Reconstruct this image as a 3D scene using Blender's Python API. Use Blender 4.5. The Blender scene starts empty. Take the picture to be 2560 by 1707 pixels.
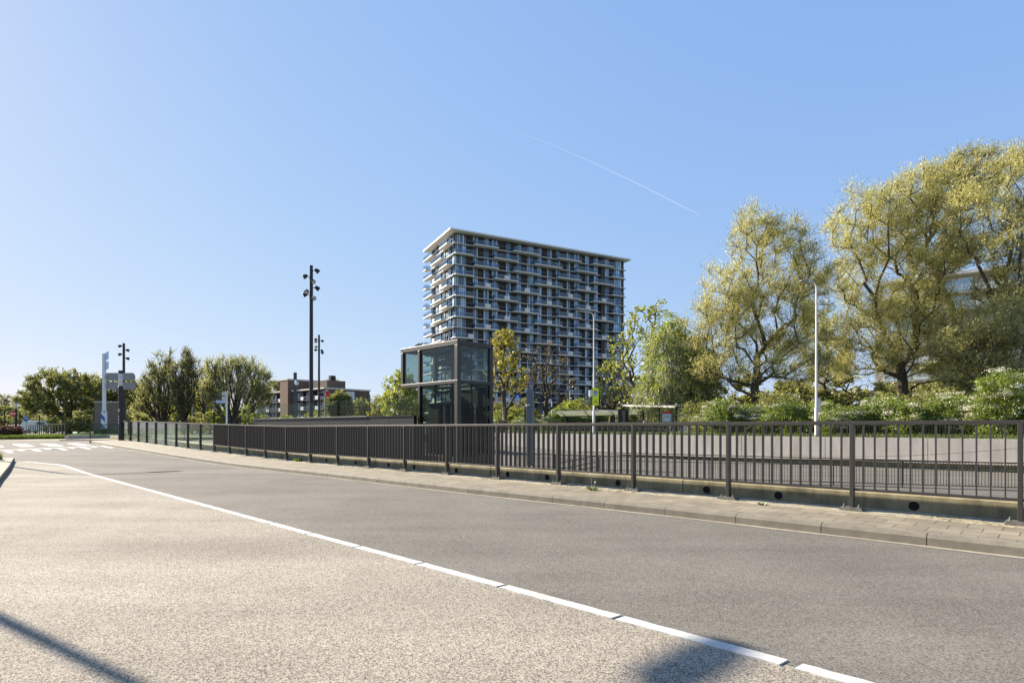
import bpy, bmesh, math, random
import numpy as np
from mathutils import Vector, Matrix, Euler
S = bpy.context.scene
COL = S.collection
# ------------------------------------------------------------------ camera, world, sun, exposure
F, CX, HY, CZ = 1422.0, 1280.0, 1071.0, 1.22      # focal length in photo pixels, principal column, horizon row, eye height
cam_d = bpy.data.cameras.new('camera'); cam = bpy.data.objects.new('camera', cam_d); COL.objects.link(cam)
cam.location = (0, 0, CZ); cam.rotation_euler = (math.radians(90), 0, 0)
cam_d.sensor_width = 36; cam_d.lens = 36 * F / 2560; cam_d.shift_y = (HY - 853.5) / 2560
cam_d.clip_start = 0.05; cam_d.clip_end = 12000
S.camera = cam
S.view_settings.view_transform = 'Standard'; S.view_settings.look = 'None'
S.view_settings.exposure = 1.5; S.view_settings.gamma = 1
SUN_EL = math.atan(.54); SUN_AZ = math.atan2(-.845, .535)
w = bpy.data.worlds.new('World'); S.world = w; w.use_nodes = True
nt = w.node_tree; bg = nt.nodes['Background']
sky = nt.nodes.new('ShaderNodeTexSky'); sky.sky_type = 'NISHITA'; sky.sun_disc = False
sky.sun_elevation = SUN_EL; sky.sun_rotation = SUN_AZ; sky.altitude = 0
sky.air_density = 1.0; sky.dust_density = 0.25; sky.ozone_density = 2.0
sc_ = nt.nodes.new('ShaderNodeSeparateColor'); cc_ = nt.nodes.new('ShaderNodeCombineColor'); nt.links.new(sky.outputs[0], sc_.inputs[0])
for i_, (ex_, k_) in enumerate(((.48, .145), (.34, .205), (.12, .39))):      # the clear spring sky is flatter and bluer than the model's
    pw_ = nt.nodes.new('ShaderNodeMath'); pw_.operation = 'POWER'; pw_.inputs[1].default_value = ex_; nt.links.new(sc_.outputs[i_], pw_.inputs[0])
    ml_ = nt.nodes.new('ShaderNodeMath'); ml_.operation = 'MULTIPLY'; ml_.inputs[1].default_value = k_ / .15; nt.links.new(pw_.outputs[0], ml_.inputs[0]); nt.links.new(ml_.outputs[0], cc_.inputs[i_])
nt.links.new(cc_.outputs[0], bg.inputs[0]); bg.inputs[1].default_value = 0.1025
sd = bpy.data.lights.new('sun', 'SUN'); sun = bpy.data.objects.new('sun', sd); COL.objects.link(sun)
sd.energy = 5.0; sd.angle = math.radians(0.4); sd.color = (1.0, .90, .75)
sdir = Vector((math.sin(SUN_AZ) * math.cos(SUN_EL), math.cos(SUN_AZ) * math.cos(SUN_EL), math.sin(SUN_EL)))
sun.rotation_euler = sdir.to_track_quat('Z', 'Y').to_euler(); sun.location = (0, 0, 30)
S.render.engine = 'CYCLES'
S.cycles.transparent_max_bounces = 16; S.cycles.max_bounces = 8

# ------------------------------------------------------------------ helpers
U = (-.72, .694); N = (.694, .72)           # along the road (away, to the left) and across it (towards the railing)
ROT = math.atan2(U[1], U[0])
def g(s):                                   # height of the road along its length: flat, then a slow rise
    t = max(0, s - 18.5); v = .0185 * t * t / (t + 2.0)
    return v if v < .33 else .33 + .06 * (1 - math.exp(-(v - .33) / .06))
def sn(s, n, z=0): return (s * U[0] + n * N[0], s * U[1] + n * N[1], z)
def X(x, Y): return (x - CX) / F * Y
def Z(y, Y): return CZ + (HY - y) / F * Y
def P(x, y, Y): return Vector((X(x, Y), Y, Z(y, Y)))

def new_mat(name):
    m = bpy.data.materials.new(name); m.use_nodes = True
    return m, m.node_tree.nodes, m.node_tree.links, m.node_tree.nodes['Principled BSDF']
def mat(name, col, rough=.6, metal=0, var=.12, scale=3.0, bump=0.0, bscale=60, spec=.5, stretch=(1, 1, 1), col2=None, rot=0, coord='Object'):
    m, n, l, b = new_mat(name)
    tc = n.new('ShaderNodeTexCoord'); mp = n.new('ShaderNodeMapping')
    mp.inputs['Scale'].default_value = stretch; mp.inputs['Rotation'].default_value = (0, 0, rot)
    l.new(tc.outputs[coord], mp.inputs[0])
    ns = n.new('ShaderNodeTexNoise'); ns.inputs['Scale'].default_value = scale; ns.inputs['Detail'].default_value = 6
    ns.inputs['Roughness'].default_value = .65
    l.new(mp.outputs[0], ns.inputs[0])
    cr = n.new('ShaderNodeValToRGB'); cr.color_ramp.elements[0].position = .3; cr.color_ramp.elements[1].position = .7
    c2 = col2 if col2 else tuple(min(1, c * (1 + var)) for c in col)
    c1 = col if col2 else tuple(c * (1 - var) for c in col)
    cr.color_ramp.elements[0].color = (*c1, 1); cr.color_ramp.elements[1].color = (*c2, 1)
    l.new(ns.outputs[0], cr.inputs[0]); l.new(cr.outputs[0], b.inputs['Base Color'])
    b.inputs['Roughness'].default_value = rough; b.inputs['Metallic'].default_value = metal
    b.inputs['Specular IOR Level'].default_value = spec
    if bump:
        n2 = n.new('ShaderNodeTexNoise'); n2.inputs['Scale'].default_value = bscale; n2.inputs['Detail'].default_value = 3
        l.new(mp.outputs[0], n2.inputs[0])
        bp = n.new('ShaderNodeBump'); bp.inputs['Strength'].default_value = bump; bp.inputs['Distance'].default_value = .02
        l.new(n2.outputs[0], bp.inputs['Height']); l.new(bp.outputs[0], b.inputs['Normal'])
    return m
def glass_mat(name, tint=(.9, .95, .93), refl=.12, rough=.0):
    m, n, l, b = new_mat(name); n.remove(b); out = n['Material Output']
    tr = n.new('ShaderNodeBsdfTransparent'); tr.inputs[0].default_value = (*tint, 1)
    gl = n.new('ShaderNodeBsdfGlossy'); gl.inputs['Roughness'].default_value = rough; gl.inputs[0].default_value = (.9, .95, 1, 1)
    fr = n.new('ShaderNodeLayerWeight'); fr.inputs[0].default_value = refl
    ad = n.new('ShaderNodeMath'); ad.operation = 'MULTIPLY_ADD'; ad.inputs[1].default_value = .7; ad.inputs[2].default_value = refl * .35
    mx = n.new('ShaderNodeMixShader'); l.new(fr.outputs['Fresnel'], ad.inputs[0]); l.new(ad.outputs[0], mx.inputs[0])
    l.new(tr.outputs[0], mx.inputs[1]); l.new(gl.outputs[0], mx.inputs[2]); l.new(mx.outputs[0], out.inputs[0])
    return m
def leaf_mat(name, c1, c2, c3=None, trans=.35, clump=.35, gain=1.95):
    m, n, l, b = new_mat(name); n.remove(b); out = n['Material Output']
    ge = n.new('ShaderNodeNewGeometry'); tc = n.new('ShaderNodeTexCoord')
    ns = n.new('ShaderNodeTexNoise'); ns.inputs['Scale'].default_value = clump; ns.inputs['Detail'].default_value = 2
    l.new(tc.outputs['Object'], ns.inputs[0])
    ad = n.new('ShaderNodeMath'); ad.operation = 'MULTIPLY_ADD'; ad.inputs[1].default_value = .42
    l.new(ge.outputs['Random Per Island'], ad.inputs[0])
    sb = n.new('ShaderNodeMath'); sb.operation = 'MULTIPLY_ADD'; sb.inputs[1].default_value = 1.3; sb.inputs[2].default_value = -.35
    l.new(ns.outputs[0], sb.inputs[0]); l.new(sb.outputs[0], ad.inputs[2])
    c1, c2, c3 = [tuple(min(.85, x * gain) for x in c) if c else None for c in (c1, c2, c3)]
    cr = n.new('ShaderNodeValToRGB'); cr.color_ramp.elements[0].color = (*c1, 1); cr.color_ramp.elements[1].color = (*c2, 1)
    if c3:
        e = cr.color_ramp.elements.new(.93); e.color = (*c2, 1); cr.color_ramp.elements[2].color = (*c3, 1)
    l.new(ad.outputs[0], cr.inputs[0])
    df = n.new('ShaderNodeBsdfDiffuse'); tl = n.new('ShaderNodeBsdfTranslucent')
    l.new(cr.outputs[0], df.inputs[0]); l.new(cr.outputs[0], tl.inputs[0])
    mx = n.new('ShaderNodeMixShader'); mx.inputs[0].default_value = min(.55, trans + .1)
    l.new(df.outputs[0], mx.inputs[1]); l.new(tl.outputs[0], mx.inputs[2])
    gl = n.new('ShaderNodeBsdfGlossy'); gl.inputs['Roughness'].default_value = .45
    m2 = n.new('ShaderNodeMixShader'); m2.inputs[0].default_value = .05
    l.new(mx.outputs[0], m2.inputs[1]); l.new(gl.outputs[0], m2.inputs[2]); l.new(m2.outputs[0], out.inputs[0])
    return m

class MB:
    """collects boxes, bars and tubes; build() links them as one mesh object"""
    def __init__(s): s.v = []; s.f = []; s.m = []
    def add(s, vs, fs, mi=0):
        o = len(s.v); s.v += [tuple(v) for v in vs]; s.f += [tuple(i + o for i in f) for f in fs]; s.m += [mi] * len(fs)
    def box(s, x0, x1, y0, y1, z0, z1, mi=0):
        s.add([(x0, y0, z0), (x1, y0, z0), (x1, y1, z0), (x0, y1, z0), (x0, y0, z1), (x1, y0, z1), (x1, y1, z1), (x0, y1, z1)],
              [(0, 3, 2, 1), (4, 5, 6, 7), (0, 1, 5, 4), (1, 2, 6, 5), (2, 3, 7, 6), (3, 0, 4, 7)], mi)
    def obox(s, c, ax, ay, az, hx, hy, hz, mi=0):
        c, ax, ay, az = map(Vector, (c, ax, ay, az)); vs = []
        for sz in (-1, 1):
            for sx, sy in ((-1, -1), (1, -1), (1, 1), (-1, 1)): vs.append(c + ax * hx * sx + ay * hy * sy + az * hz * sz)
        s.add(vs, [(0, 3, 2, 1), (4, 5, 6, 7), (0, 1, 5, 4), (1, 2, 6, 5), (2, 3, 7, 6), (3, 0, 4, 7)], mi)
    def bar(s, a, b, wd, ht, mi=0, up=(0, 0, 1)):      # beam from a to b, wd across, ht along up
        a, b = Vector(a), Vector(b); d = (b - a); L = d.length; d.normalize(); up = Vector(up)
        sd_ = d.cross(up)
        if sd_.length < 1e-4: sd_ = Vector((1, 0, 0))
        sd_.normalize(); u2 = sd_.cross(d)
        s.obox((a + b) / 2, d, sd_, u2, L / 2, wd / 2, ht / 2, mi)
    def tube(s, pts, rs, k=8, mi=0, caps=True):
        pts = [Vector(p) for p in pts]
        if not hasattr(rs, '__len__'): rs = [rs] * len(pts)
        vs = []; fs = []
        for i, p in enumerate(pts):
            d = (pts[min(i + 1, len(pts) - 1)] - pts[max(i - 1, 0)]).normalized()
            a = Vector((1, 0, 0)) if abs(d.x) < .8 else Vector((0, 1, 0))
            e1 = d.cross(a).normalized(); e2 = d.cross(e1)
            for j in range(k):
                t = 2 * math.pi * j / k; vs.append(p + (e1 * math.cos(t) + e2 * math.sin(t)) * rs[i])
        for i in range(len(pts) - 1):
            for j in range(k):
                fs.append((i * k + j, i * k + (j + 1) % k, (i + 1) * k + (j + 1) % k, (i + 1) * k + j))
        if caps: fs.append(tuple(range(k - 1, -1, -1))); fs.append(tuple((len(pts) - 1) * k + j for j in range(k)))
        s.add(vs, fs, mi)
    def lathe(s, c, prof, k=16, mi=0):                  # prof: (r, z)
        vs = []; fs = []
        for r, z in prof:
            for j in range(k): t = 2 * math.pi * j / k; vs.append((c[0] + r * math.cos(t), c[1] + r * math.sin(t), c[2] + z))
        for i in range(len(prof) - 1):
            for j in range(k): fs.append((i * k + j, i * k + (j + 1) % k, (i + 1) * k + (j + 1) % k, (i + 1) * k + j))
        fs.append(tuple(range(k - 1, -1, -1))); fs.append(tuple((len(prof) - 1) * k + j for j in range(k)))
        s.add(vs, fs, mi)
    def prism(s, poly, o, e1, e2, e3, th, mi=0):        # 2-D outline in plane e1,e2 at o, extruded th along e3
        o, e1, e2, e3 = map(Vector, (o, e1, e2, e3)); k = len(poly)
        vs = [o + e1 * a + e2 * b for a, b in poly] + [o + e1 * a + e2 * b + e3 * th for a, b in poly]
        s.add(vs, [tuple(range(k)), tuple(range(2 * k - 1, k - 1, -1))] + [(i, i + k, (i + 1) % k + k, (i + 1) % k) for i in range(k)], mi)
    def build(s, name, mats, parent=None, bevel=0, smooth=False, label=None, stuff=False):
        me = bpy.data.meshes.new(name); me.from_pydata(s.v, [], s.f)
        if not isinstance(mats, (list, tuple)): mats = [mats]
        for m in mats: me.materials.append(m)
        if len(mats) > 1: me.polygons.foreach_set('material_index', s.m)
        if smooth: me.polygons.foreach_set('use_smooth', [True] * len(s.f))
        me.update()
        bm = bmesh.new(); bm.from_mesh(me); bmesh.ops.recalc_face_normals(bm, faces=bm.faces)
        if smooth:
            for e in bm.edges:
                if len(e.link_faces) == 2 and e.calc_face_angle(0) > .7: e.smooth = False
        bm.to_mesh(me); bm.free()
        o = bpy.data.objects.new(name, me); COL.objects.link(o)
        if parent: o.parent = parent
        if bevel:
            b = o.modifiers.new('bevel', 'BEVEL'); b.width = bevel; b.segments = 2; b.limit_method = 'ANGLE'; b.angle_limit = .6
        if label: o['label'] = label
        if stuff: o['kind'] = 'stuff'
        return o
def tag(o, label=None, cat=None, group=None, kind=None):
    if label: o['label'] = label
    if cat: o['category'] = cat
    if group: o['group'] = group
    if kind: o['kind'] = kind
    return o
def empty(name, loc, rz=0, label=None, cat=None, group=None):
    o = bpy.data.objects.new(name, None); COL.objects.link(o); o.location = loc; o.rotation_euler = (0, 0, rz)
    o.empty_display_size = .2
    return tag(o, label, cat, group)
def copy_tree(o, parent=None):
    c = o.copy(); COL.objects.link(c)
    if parent: c.parent = parent
    for ch in list(o.children): copy_tree(ch, c)
    return c
def struct(mb, name, m, **k):
    o = mb.build(name, m, **k); o['kind'] = 'structure'; return o
def sheet(name, m, poly_rows):                         # rows of points -> grid
    v = []; f = []; k = len(poly_rows[0])
    for r in poly_rows: v += r
    for i in range(len(poly_rows) - 1):
        for j in range(k - 1): f.append((i * k + j, i * k + j + 1, (i + 1) * k + j + 1, (i + 1) * k + j))
    mb = MB(); mb.add(v, f); return struct(mb, name, m)

# ------------------------------------------------------------------ materials
def asphalt(name, dark, light, speck=.5, wear=(.8, 1.25)):
    m, n, l, b = new_mat(name)
    tc = n.new('ShaderNodeTexCoord'); mp = n.new('ShaderNodeMapping'); mp.inputs['Rotation'].default_value = (0, 0, -ROT)
    l.new(tc.outputs['Object'], mp.inputs[0])
    gr = n.new('ShaderNodeTexVoronoi'); gr.inputs['Scale'].default_value = 135; l.new(mp.outputs[0], gr.inputs['Vector'])
    g2 = n.new('ShaderNodeTexVoronoi'); g2.inputs['Scale'].default_value = 280; l.new(mp.outputs[0], g2.inputs['Vector'])
    s1 = n.new('ShaderNodeSeparateColor'); l.new(gr.outputs['Color'], s1.inputs[0]); s2 = n.new('ShaderNodeSeparateColor'); l.new(g2.outputs['Color'], s2.inputs[0])
    h2 = n.new('ShaderNodeMath'); h2.operation = 'MULTIPLY'; h2.inputs[1].default_value = .38; l.new(s2.outputs[0], h2.inputs[0])
    vo = n.new('ShaderNodeMath'); vo.operation = 'MULTIPLY_ADD'; vo.inputs[1].default_value = .62; l.new(s1.outputs[0], vo.inputs[0]); l.new(h2.outputs[0], vo.inputs[2])
    cr = n.new('ShaderNodeValToRGB'); e = cr.color_ramp.elements
    e[0].position = .08; e[0].color = (*dark, 1); e[1].position = .08 + .75 * speck; e[1].color = (*light, 1)
    l.new(vo.outputs[0], cr.inputs[0])
    # long wheel-track bands and broad stains (worn, polished stone)
    mp2 = n.new('ShaderNodeMapping'); mp2.inputs['Rotation'].default_value = (0, 0, -ROT); mp2.inputs['Scale'].default_value = (.09, .8, 1)
    l.new(tc.outputs['Object'], mp2.inputs[0])
    n2 = n.new('ShaderNodeTexNoise'); n2.inputs['Scale'].default_value = 1.3; n2.inputs['Detail'].default_value = 5; n2.inputs['Roughness'].default_value = .6
    l.new(mp2.outputs[0], n2.inputs[0])
    n3 = n.new('ShaderNodeTexNoise'); n3.inputs['Scale'].default_value = .55; n3.inputs['Detail'].default_value = 7; n3.inputs['Roughness'].default_value = .62
    l.new(mp.outputs[0], n3.inputs[0])
    av = n.new('ShaderNodeMath'); av.operation = 'ADD'; l.new(n2.outputs[0], av.inputs[0]); l.new(n3.outputs[0], av.inputs[1])
    mr = n.new('ShaderNodeMapRange'); mr.inputs[1].default_value = .74; mr.inputs[2].default_value = 1.26
    mr.inputs[3].default_value = wear[0]; mr.inputs[4].default_value = wear[1]
    l.new(av.outputs[0], mr.inputs[0])
    mu = n.new('ShaderNodeVectorMath'); mu.operation = 'SCALE'; l.new(cr.outputs[0], mu.inputs[0]); l.new(mr.outputs[0], mu.inputs['Scale'])
    # hairline cracks
    vc = n.new('ShaderNodeTexVoronoi'); vc.feature = 'DISTANCE_TO_EDGE'; vc.inputs['Scale'].default_value = .35
    nd = n.new('ShaderNodeTexNoise'); nd.inputs['Scale'].default_value = 1.5; nd.inputs['Detail'].default_value = 5
    l.new(mp.outputs[0], nd.inputs[0])
    vm = n.new('ShaderNodeVectorMath'); vm.operation = 'ADD'; l.new(mp.outputs[0], vm.inputs[0]); l.new(nd.outputs[1], vm.inputs[1]); l.new(vm.outputs[0], vc.inputs[0])
    c3 = n.new('ShaderNodeMapRange'); c3.inputs[1].default_value = 0; c3.inputs[2].default_value = .006; c3.inputs[3].default_value = .93; c3.inputs[4].default_value = 1
    l.new(vc.outputs['Distance'], c3.inputs[0])
    mu2 = n.new('ShaderNodeVectorMath'); mu2.operation = 'SCALE'; l.new(mu.outputs[0], mu2.inputs[0]); l.new(c3.outputs[0], mu2.inputs['Scale'])
    l.new(mu2.outputs[0], b.inputs['Base Color'])
    b.inputs['Roughness'].default_value = .92; b.inputs['Specular IOR Level'].default_value = .12
    bp = n.new('ShaderNodeBump'); bp.inputs['Strength'].default_value = .35; bp.inputs['Distance'].default_value = .003
    l.new(vo.outputs[0], bp.inputs['Height']); l.new(bp.outputs[0], b.inputs['Normal'])
    return m
M = {}
M['asphalt'] = asphalt('asphalt_road', (.054, .049, .042), (.222, .203, .174), 1.0, (.82, 1.22))
M['asphalt_pale'] = asphalt('asphalt_side', (.04, .036, .030), (.43, .378, .305), 1.0, (.80, 1.2))
M['asphalt_low'] = asphalt('asphalt_low', (.06, .055, .048), (.19, .175, .15), 1.0)
M['paint'] = mat('road_paint', (.42, .41, .38), .7, var=.18, scale=14, bump=.3, bscale=90, col2=(.66, .64, .60))
m_, n_, l_, b_ = new_mat('road_paint_worn'); tc_ = n_.new('ShaderNodeTexCoord')
w1 = n_.new('ShaderNodeTexNoise'); w1.inputs['Scale'].default_value = 55; w1.inputs['Detail'].default_value = 5; w1.inputs['Roughness'].default_value = .75; l_.new(tc_.outputs['Object'], w1.inputs[0])
w2 = n_.new('ShaderNodeTexNoise'); w2.inputs['Scale'].default_value = 3; w2.inputs['Detail'].default_value = 4; l_.new(tc_.outputs['Object'], w2.inputs[0])
wa = n_.new('ShaderNodeMath'); wa.operation = 'MULTIPLY_ADD'; wa.inputs[1].default_value = .5; l_.new(w2.outputs[0], wa.inputs[0]); l_.new(w1.outputs[0], wa.inputs[2])
wr = n_.new('ShaderNodeValToRGB'); e_ = wr.color_ramp.elements; e_[0].position = .52; e_[0].color = (.16, .15, .13, 1); e_[1].position = .62; e_[1].color = (.42, .405, .37, 1)
e3 = wr.color_ramp.elements.new(.85); e3.color = (.52, .505, .47, 1); l_.new(wa.outputs[0], wr.inputs[0]); l_.new(wr.outputs[0], b_.inputs['Base Color']); b_.inputs['Roughness'].default_value = .75
M['paint'] = m_
M['kerb'] = mat('kerb_concrete', (.145, .125, .092), .85, scale=5, bump=.3, bscale=150, col2=(.225, .20, .152))
M['gutter'] = mat('gutter_sand', (.25, .22, .16), .9, scale=10, bump=.4, bscale=120, col2=(.38, .34, .27))
M['rail'] = mat('rail_paint', (.042, .0355, .028), .42, var=.12, scale=4, spec=.5)
M['rail_far'] = mat('rail_far_paint', (.028, .024, .02), .5, var=.1)
M['steel'] = mat('galvanised', (.35, .35, .34), .45, metal=.6, var=.2, scale=20)
M['lamp_white'] = mat('lamp_grey_paint', (.60, .57, .55), .5, var=.08, scale=6)
M['plate'] = mat('base_plate', (.16, .15, .13), .7, var=.3, scale=25, metal=.3)
M['black'] = mat('black_metal', (.007, .007, .0075), .45, var=.15, scale=3)
M['darkmetal'] = mat('dark_mast_paint', (.016, .0145, .0135), .45, var=.2, scale=3)
M['hole'] = mat('drain_black', (.006, .006, .006), .9, var=.1)
M['pale_concrete'] = mat('pale_concrete', (.32, .29, .25), .85, scale=2.2, stretch=(1, 1, .25), bump=.15, bscale=60, col2=(.47, .43, .38))
def stained(name, c1, c2, c3):
    m, n, l, b = new_mat(name); tc = n.new('ShaderNodeTexCoord'); mp = n.new('ShaderNodeMapping'); mp.inputs['Scale'].default_value = (1, 1, .22)
    l.new(tc.outputs['Object'], mp.inputs[0])
    a = n.new('ShaderNodeTexNoise'); a.inputs['Scale'].default_value = 9; a.inputs['Detail'].default_value = 7; a.inputs['Roughness'].default_value = .7; l.new(mp.outputs[0], a.inputs[0])
    c = n.new('ShaderNodeTexNoise'); c.inputs['Scale'].default_value = 3; c.inputs['Detail'].default_value = 6; l.new(tc.outputs['Object'], c.inputs[0])
    r = n.new('ShaderNodeValToRGB'); r.color_ramp.elements[0].position = .3; r.color_ramp.elements[0].color = (*c1, 1)
    r.color_ramp.elements[1].position = .72; r.color_ramp.elements[1].color = (*c3, 1); e = r.color_ramp.elements.new(.5); e.color = (*c2, 1)
    ad = n.new('ShaderNodeMath'); ad.operation = 'MULTIPLY_ADD'; ad.inputs[1].default_value = .5; l.new(a.outputs[0], ad.inputs[0])
    h = n.new('ShaderNodeMath'); h.operation = 'MULTIPLY'; h.inputs[1].default_value = .5; l.new(c.outputs[0], h.inputs[0]); l.new(h.outputs[0], ad.inputs[2])
    l.new(ad.outputs[0], r.inputs[0]); l.new(r.outputs[0], b.inputs['Base Color']); b.inputs['Roughness'].default_value = .9
    bp = n.new('ShaderNodeBump'); bp.inputs['Strength'].default_value = .5; bp.inputs['Distance'].default_value = .01; l.new(a.outputs[0], bp.inputs['Height']); l.new(bp.outputs[0], b.inputs['Normal'])
    return m
M['old_concrete'] = stained('mossy_concrete', (.09, .078, .045), (.28, .24, .14), (.42, .365, .24))
M['dirt'] = mat('dirt_strip', (.16, .135, .085), .95, scale=7, bump=.7, bscale=70, col2=(.45, .39, .28))
M['glass'] = glass_mat('clear_glass', (.86, .91, .87), .035)
M['glass_lift'] = glass_mat('lift_glass', (.74, .80, .78), .10)
M['grass'] = mat('grass_ground', (.05, .065, .022), .95, scale=.8, bump=.6, bscale=12, col2=(.13, .145, .055))
M['bark'] = mat('bark', (.045, .035, .024), .9, scale=6, bump=.5, bscale=25, stretch=(1, 1, .3), col2=(.13, .105, .075))
M['bark_dark'] = mat('bark_dark', (.03, .024, .017), .9, scale=6, stretch=(1, 1, .3), col2=(.08, .065, .045))
M['birch_bark'] = mat('birch_bark', (.12, .11, .09), .8, scale=5, stretch=(1, 1, 2), col2=(.5, .48, .44))
M['twr_wall'] = mat('tower_dark_brick', (.032, .024, .021), .7, var=.2, scale=1)
M['twr_slab'] = mat('tower_white_slab', (.72, .655, .60), .6, var=.06, scale=.5)
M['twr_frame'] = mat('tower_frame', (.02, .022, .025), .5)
def winmat(name, c, rough=.06, spec=1.0):
    m, n, l, b = new_mat(name); ge = n.new('ShaderNodeNewGeometry'); r = n.new('ShaderNodeValToRGB')
    r.color_ramp.elements[0].color = (*[x * .6 for x in c], 1); r.color_ramp.elements[1].color = (*[min(1, x * 1.5) for x in c], 1)
    l.new(ge.outputs['Random Per Island'], r.inputs[0]); l.new(r.outputs[0], b.inputs['Base Color'])
    b.inputs['Roughness'].default_value = rough; b.inputs['Specular IOR Level'].default_value = spec
    return m
M['win_dark'] = winmat('window_dark_glass', (.085, .14, .22), .06, .8)
M['win_light'] = winmat('window_pale_glass', (.36, .50, .70), .15, .8)  # pale blue base colour holds both curtains and reflected sky
M['balc_glass'] = glass_mat('balcony_glass', (.74, .81, .86), .12)
def brickmat(name, c1, c2, mo, sx=1.0):
    m, n, l, b = new_mat(name); tc = n.new('ShaderNodeTexCoord'); br = n.new('ShaderNodeTexBrick')
    mp = n.new('ShaderNodeMapping'); mp.inputs['Rotation'].default_value = (math.radians(90), 0, 0)
    l.new(tc.outputs['Object'], mp.inputs[0]); l.new(mp.outputs[0], br.inputs[0])
    br.inputs['Color1'].default_value = (*c1, 1); br.inputs['Color2'].default_value = (*c2, 1); br.inputs['Mortar'].default_value = (*mo, 1)
    br.inputs['Scale'].default_value = 4 * sx; br.inputs['Mortar Size'].default_value = .015
    l.new(br.outputs[0], b.inputs['Base Color']); b.inputs['Roughness'].default_value = .9; return m
M['brick'] = brickmat('brown_brick', (.10, .068, .05), (.075, .052, .04), (.13, .11, .09))
M['brick_grey'] = brickmat('grey_brick', (.20, .16, .12), (.15, .12, .09), (.2, .18, .15))
M['white'] = mat('white_paint', (.72, .72, .70), .5, var=.05)
M['offwhite'] = mat('aged_white', (.62, .58, .52), .6, var=.08)
M['greyboard'] = mat('sign_back_grey', (.27, .26, .25), .5, var=.05, metal=.2)
M['blue'] = mat('sign_blue', (.02, .11, .42), .4, var=.05)
M['paleblue'] = mat('sign_pale_blue', (.45, .60, .85), .4, var=.05)
M['red'] = mat('sign_red', (.55, .02, .025), .4, var=.05)
M['yellow'] = mat('fluorescent_yellow', (.70, .85, .02), .5, var=.03)
M['signblack'] = mat('sign_black', (.01, .01, .01), .5)
M['monolith'] = mat('blue_grey_panel', (.14, .165, .185), .5, var=.06)
M['liftmetal'] = mat('lift_frame_paint', (.036, .030, .026), .42, var=.08)
M['lift_inner'] = mat('lift_inner_steel', (.38, .38, .35), .4, metal=.3, var=.1)
def roofmat():
    m, n, l, b = new_mat('shelter_roof_panel'); n.remove(b); out = n['Material Output']
    tr = n.new('ShaderNodeBsdfTransparent'); tr.inputs[0].default_value = (.8, .84, .74, 1); df = n.new('ShaderNodeBsdfDiffuse'); df.inputs[0].default_value = (.55, .56, .46, 1)
    tl = n.new('ShaderNodeBsdfTranslucent'); tl.inputs[0].default_value = (.6, .62, .5, 1); ad = n.new('ShaderNodeMixShader'); l.new(df.outputs[0], ad.inputs[1]); l.new(tl.outputs[0], ad.inputs[2])
    mx = n.new('ShaderNodeMixShader'); mx.inputs[0].default_value = .6; l.new(tr.outputs[0], mx.inputs[1]); l.new(ad.outputs[0], mx.inputs[2]); l.new(mx.outputs[0], out.inputs[0]); return m
M['roof_glass'] = roofmat()
M['glass_lift_low'] = glass_mat('lift_glass_lower', (.62, .68, .66), .03)
M['lens'] = mat('lamp_lens', (.5, .52, .5), .2, var=.05)

# ------------------------------------------------------------------ road surfaces
def steps(a, b, d):
    k = max(1, int(round((b - a) / d))); return [a + (b - a) * i / k for i in range(k + 1)]
def kerbn(s):
    pts = [(-40, 7.24), (4, 7.24), (8, 7.10), (14, 7.05), (19, 6.95), (25, 6.85), (37, 6.85), (40, 6.9)]
    for (a, va), (b, vb) in zip(pts, pts[1:]):
        if s <= b: return va + (vb - va) * (s - a) / (b - a)
    return pts[-1][1]
def cline(s):                                            # boundary between dark lane and pale side lane
    return 3.10 if s < 22.6 else 3.10 - (s - 22.6) * .27
SR = steps(-40, 26, .5)
sheet('road', M['asphalt'], [[sn(s, cline(s) + (kerbn(s) + .02 - cline(s)) * t / 4, g(s)) for t in range(5)] for s in SR])
sheet('side_lane', M['asphalt_pale'], [[sn(s, -14 + (cline(s) + 14) * t / 5, g(s)) for t in range(6)] for s in SR])
sheet('junction_road', M['asphalt'], [[sn(s, -45 + (54.5) * t / 8, g(s)) for t in range(9)] for s in steps(26, 56, .5)])
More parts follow.
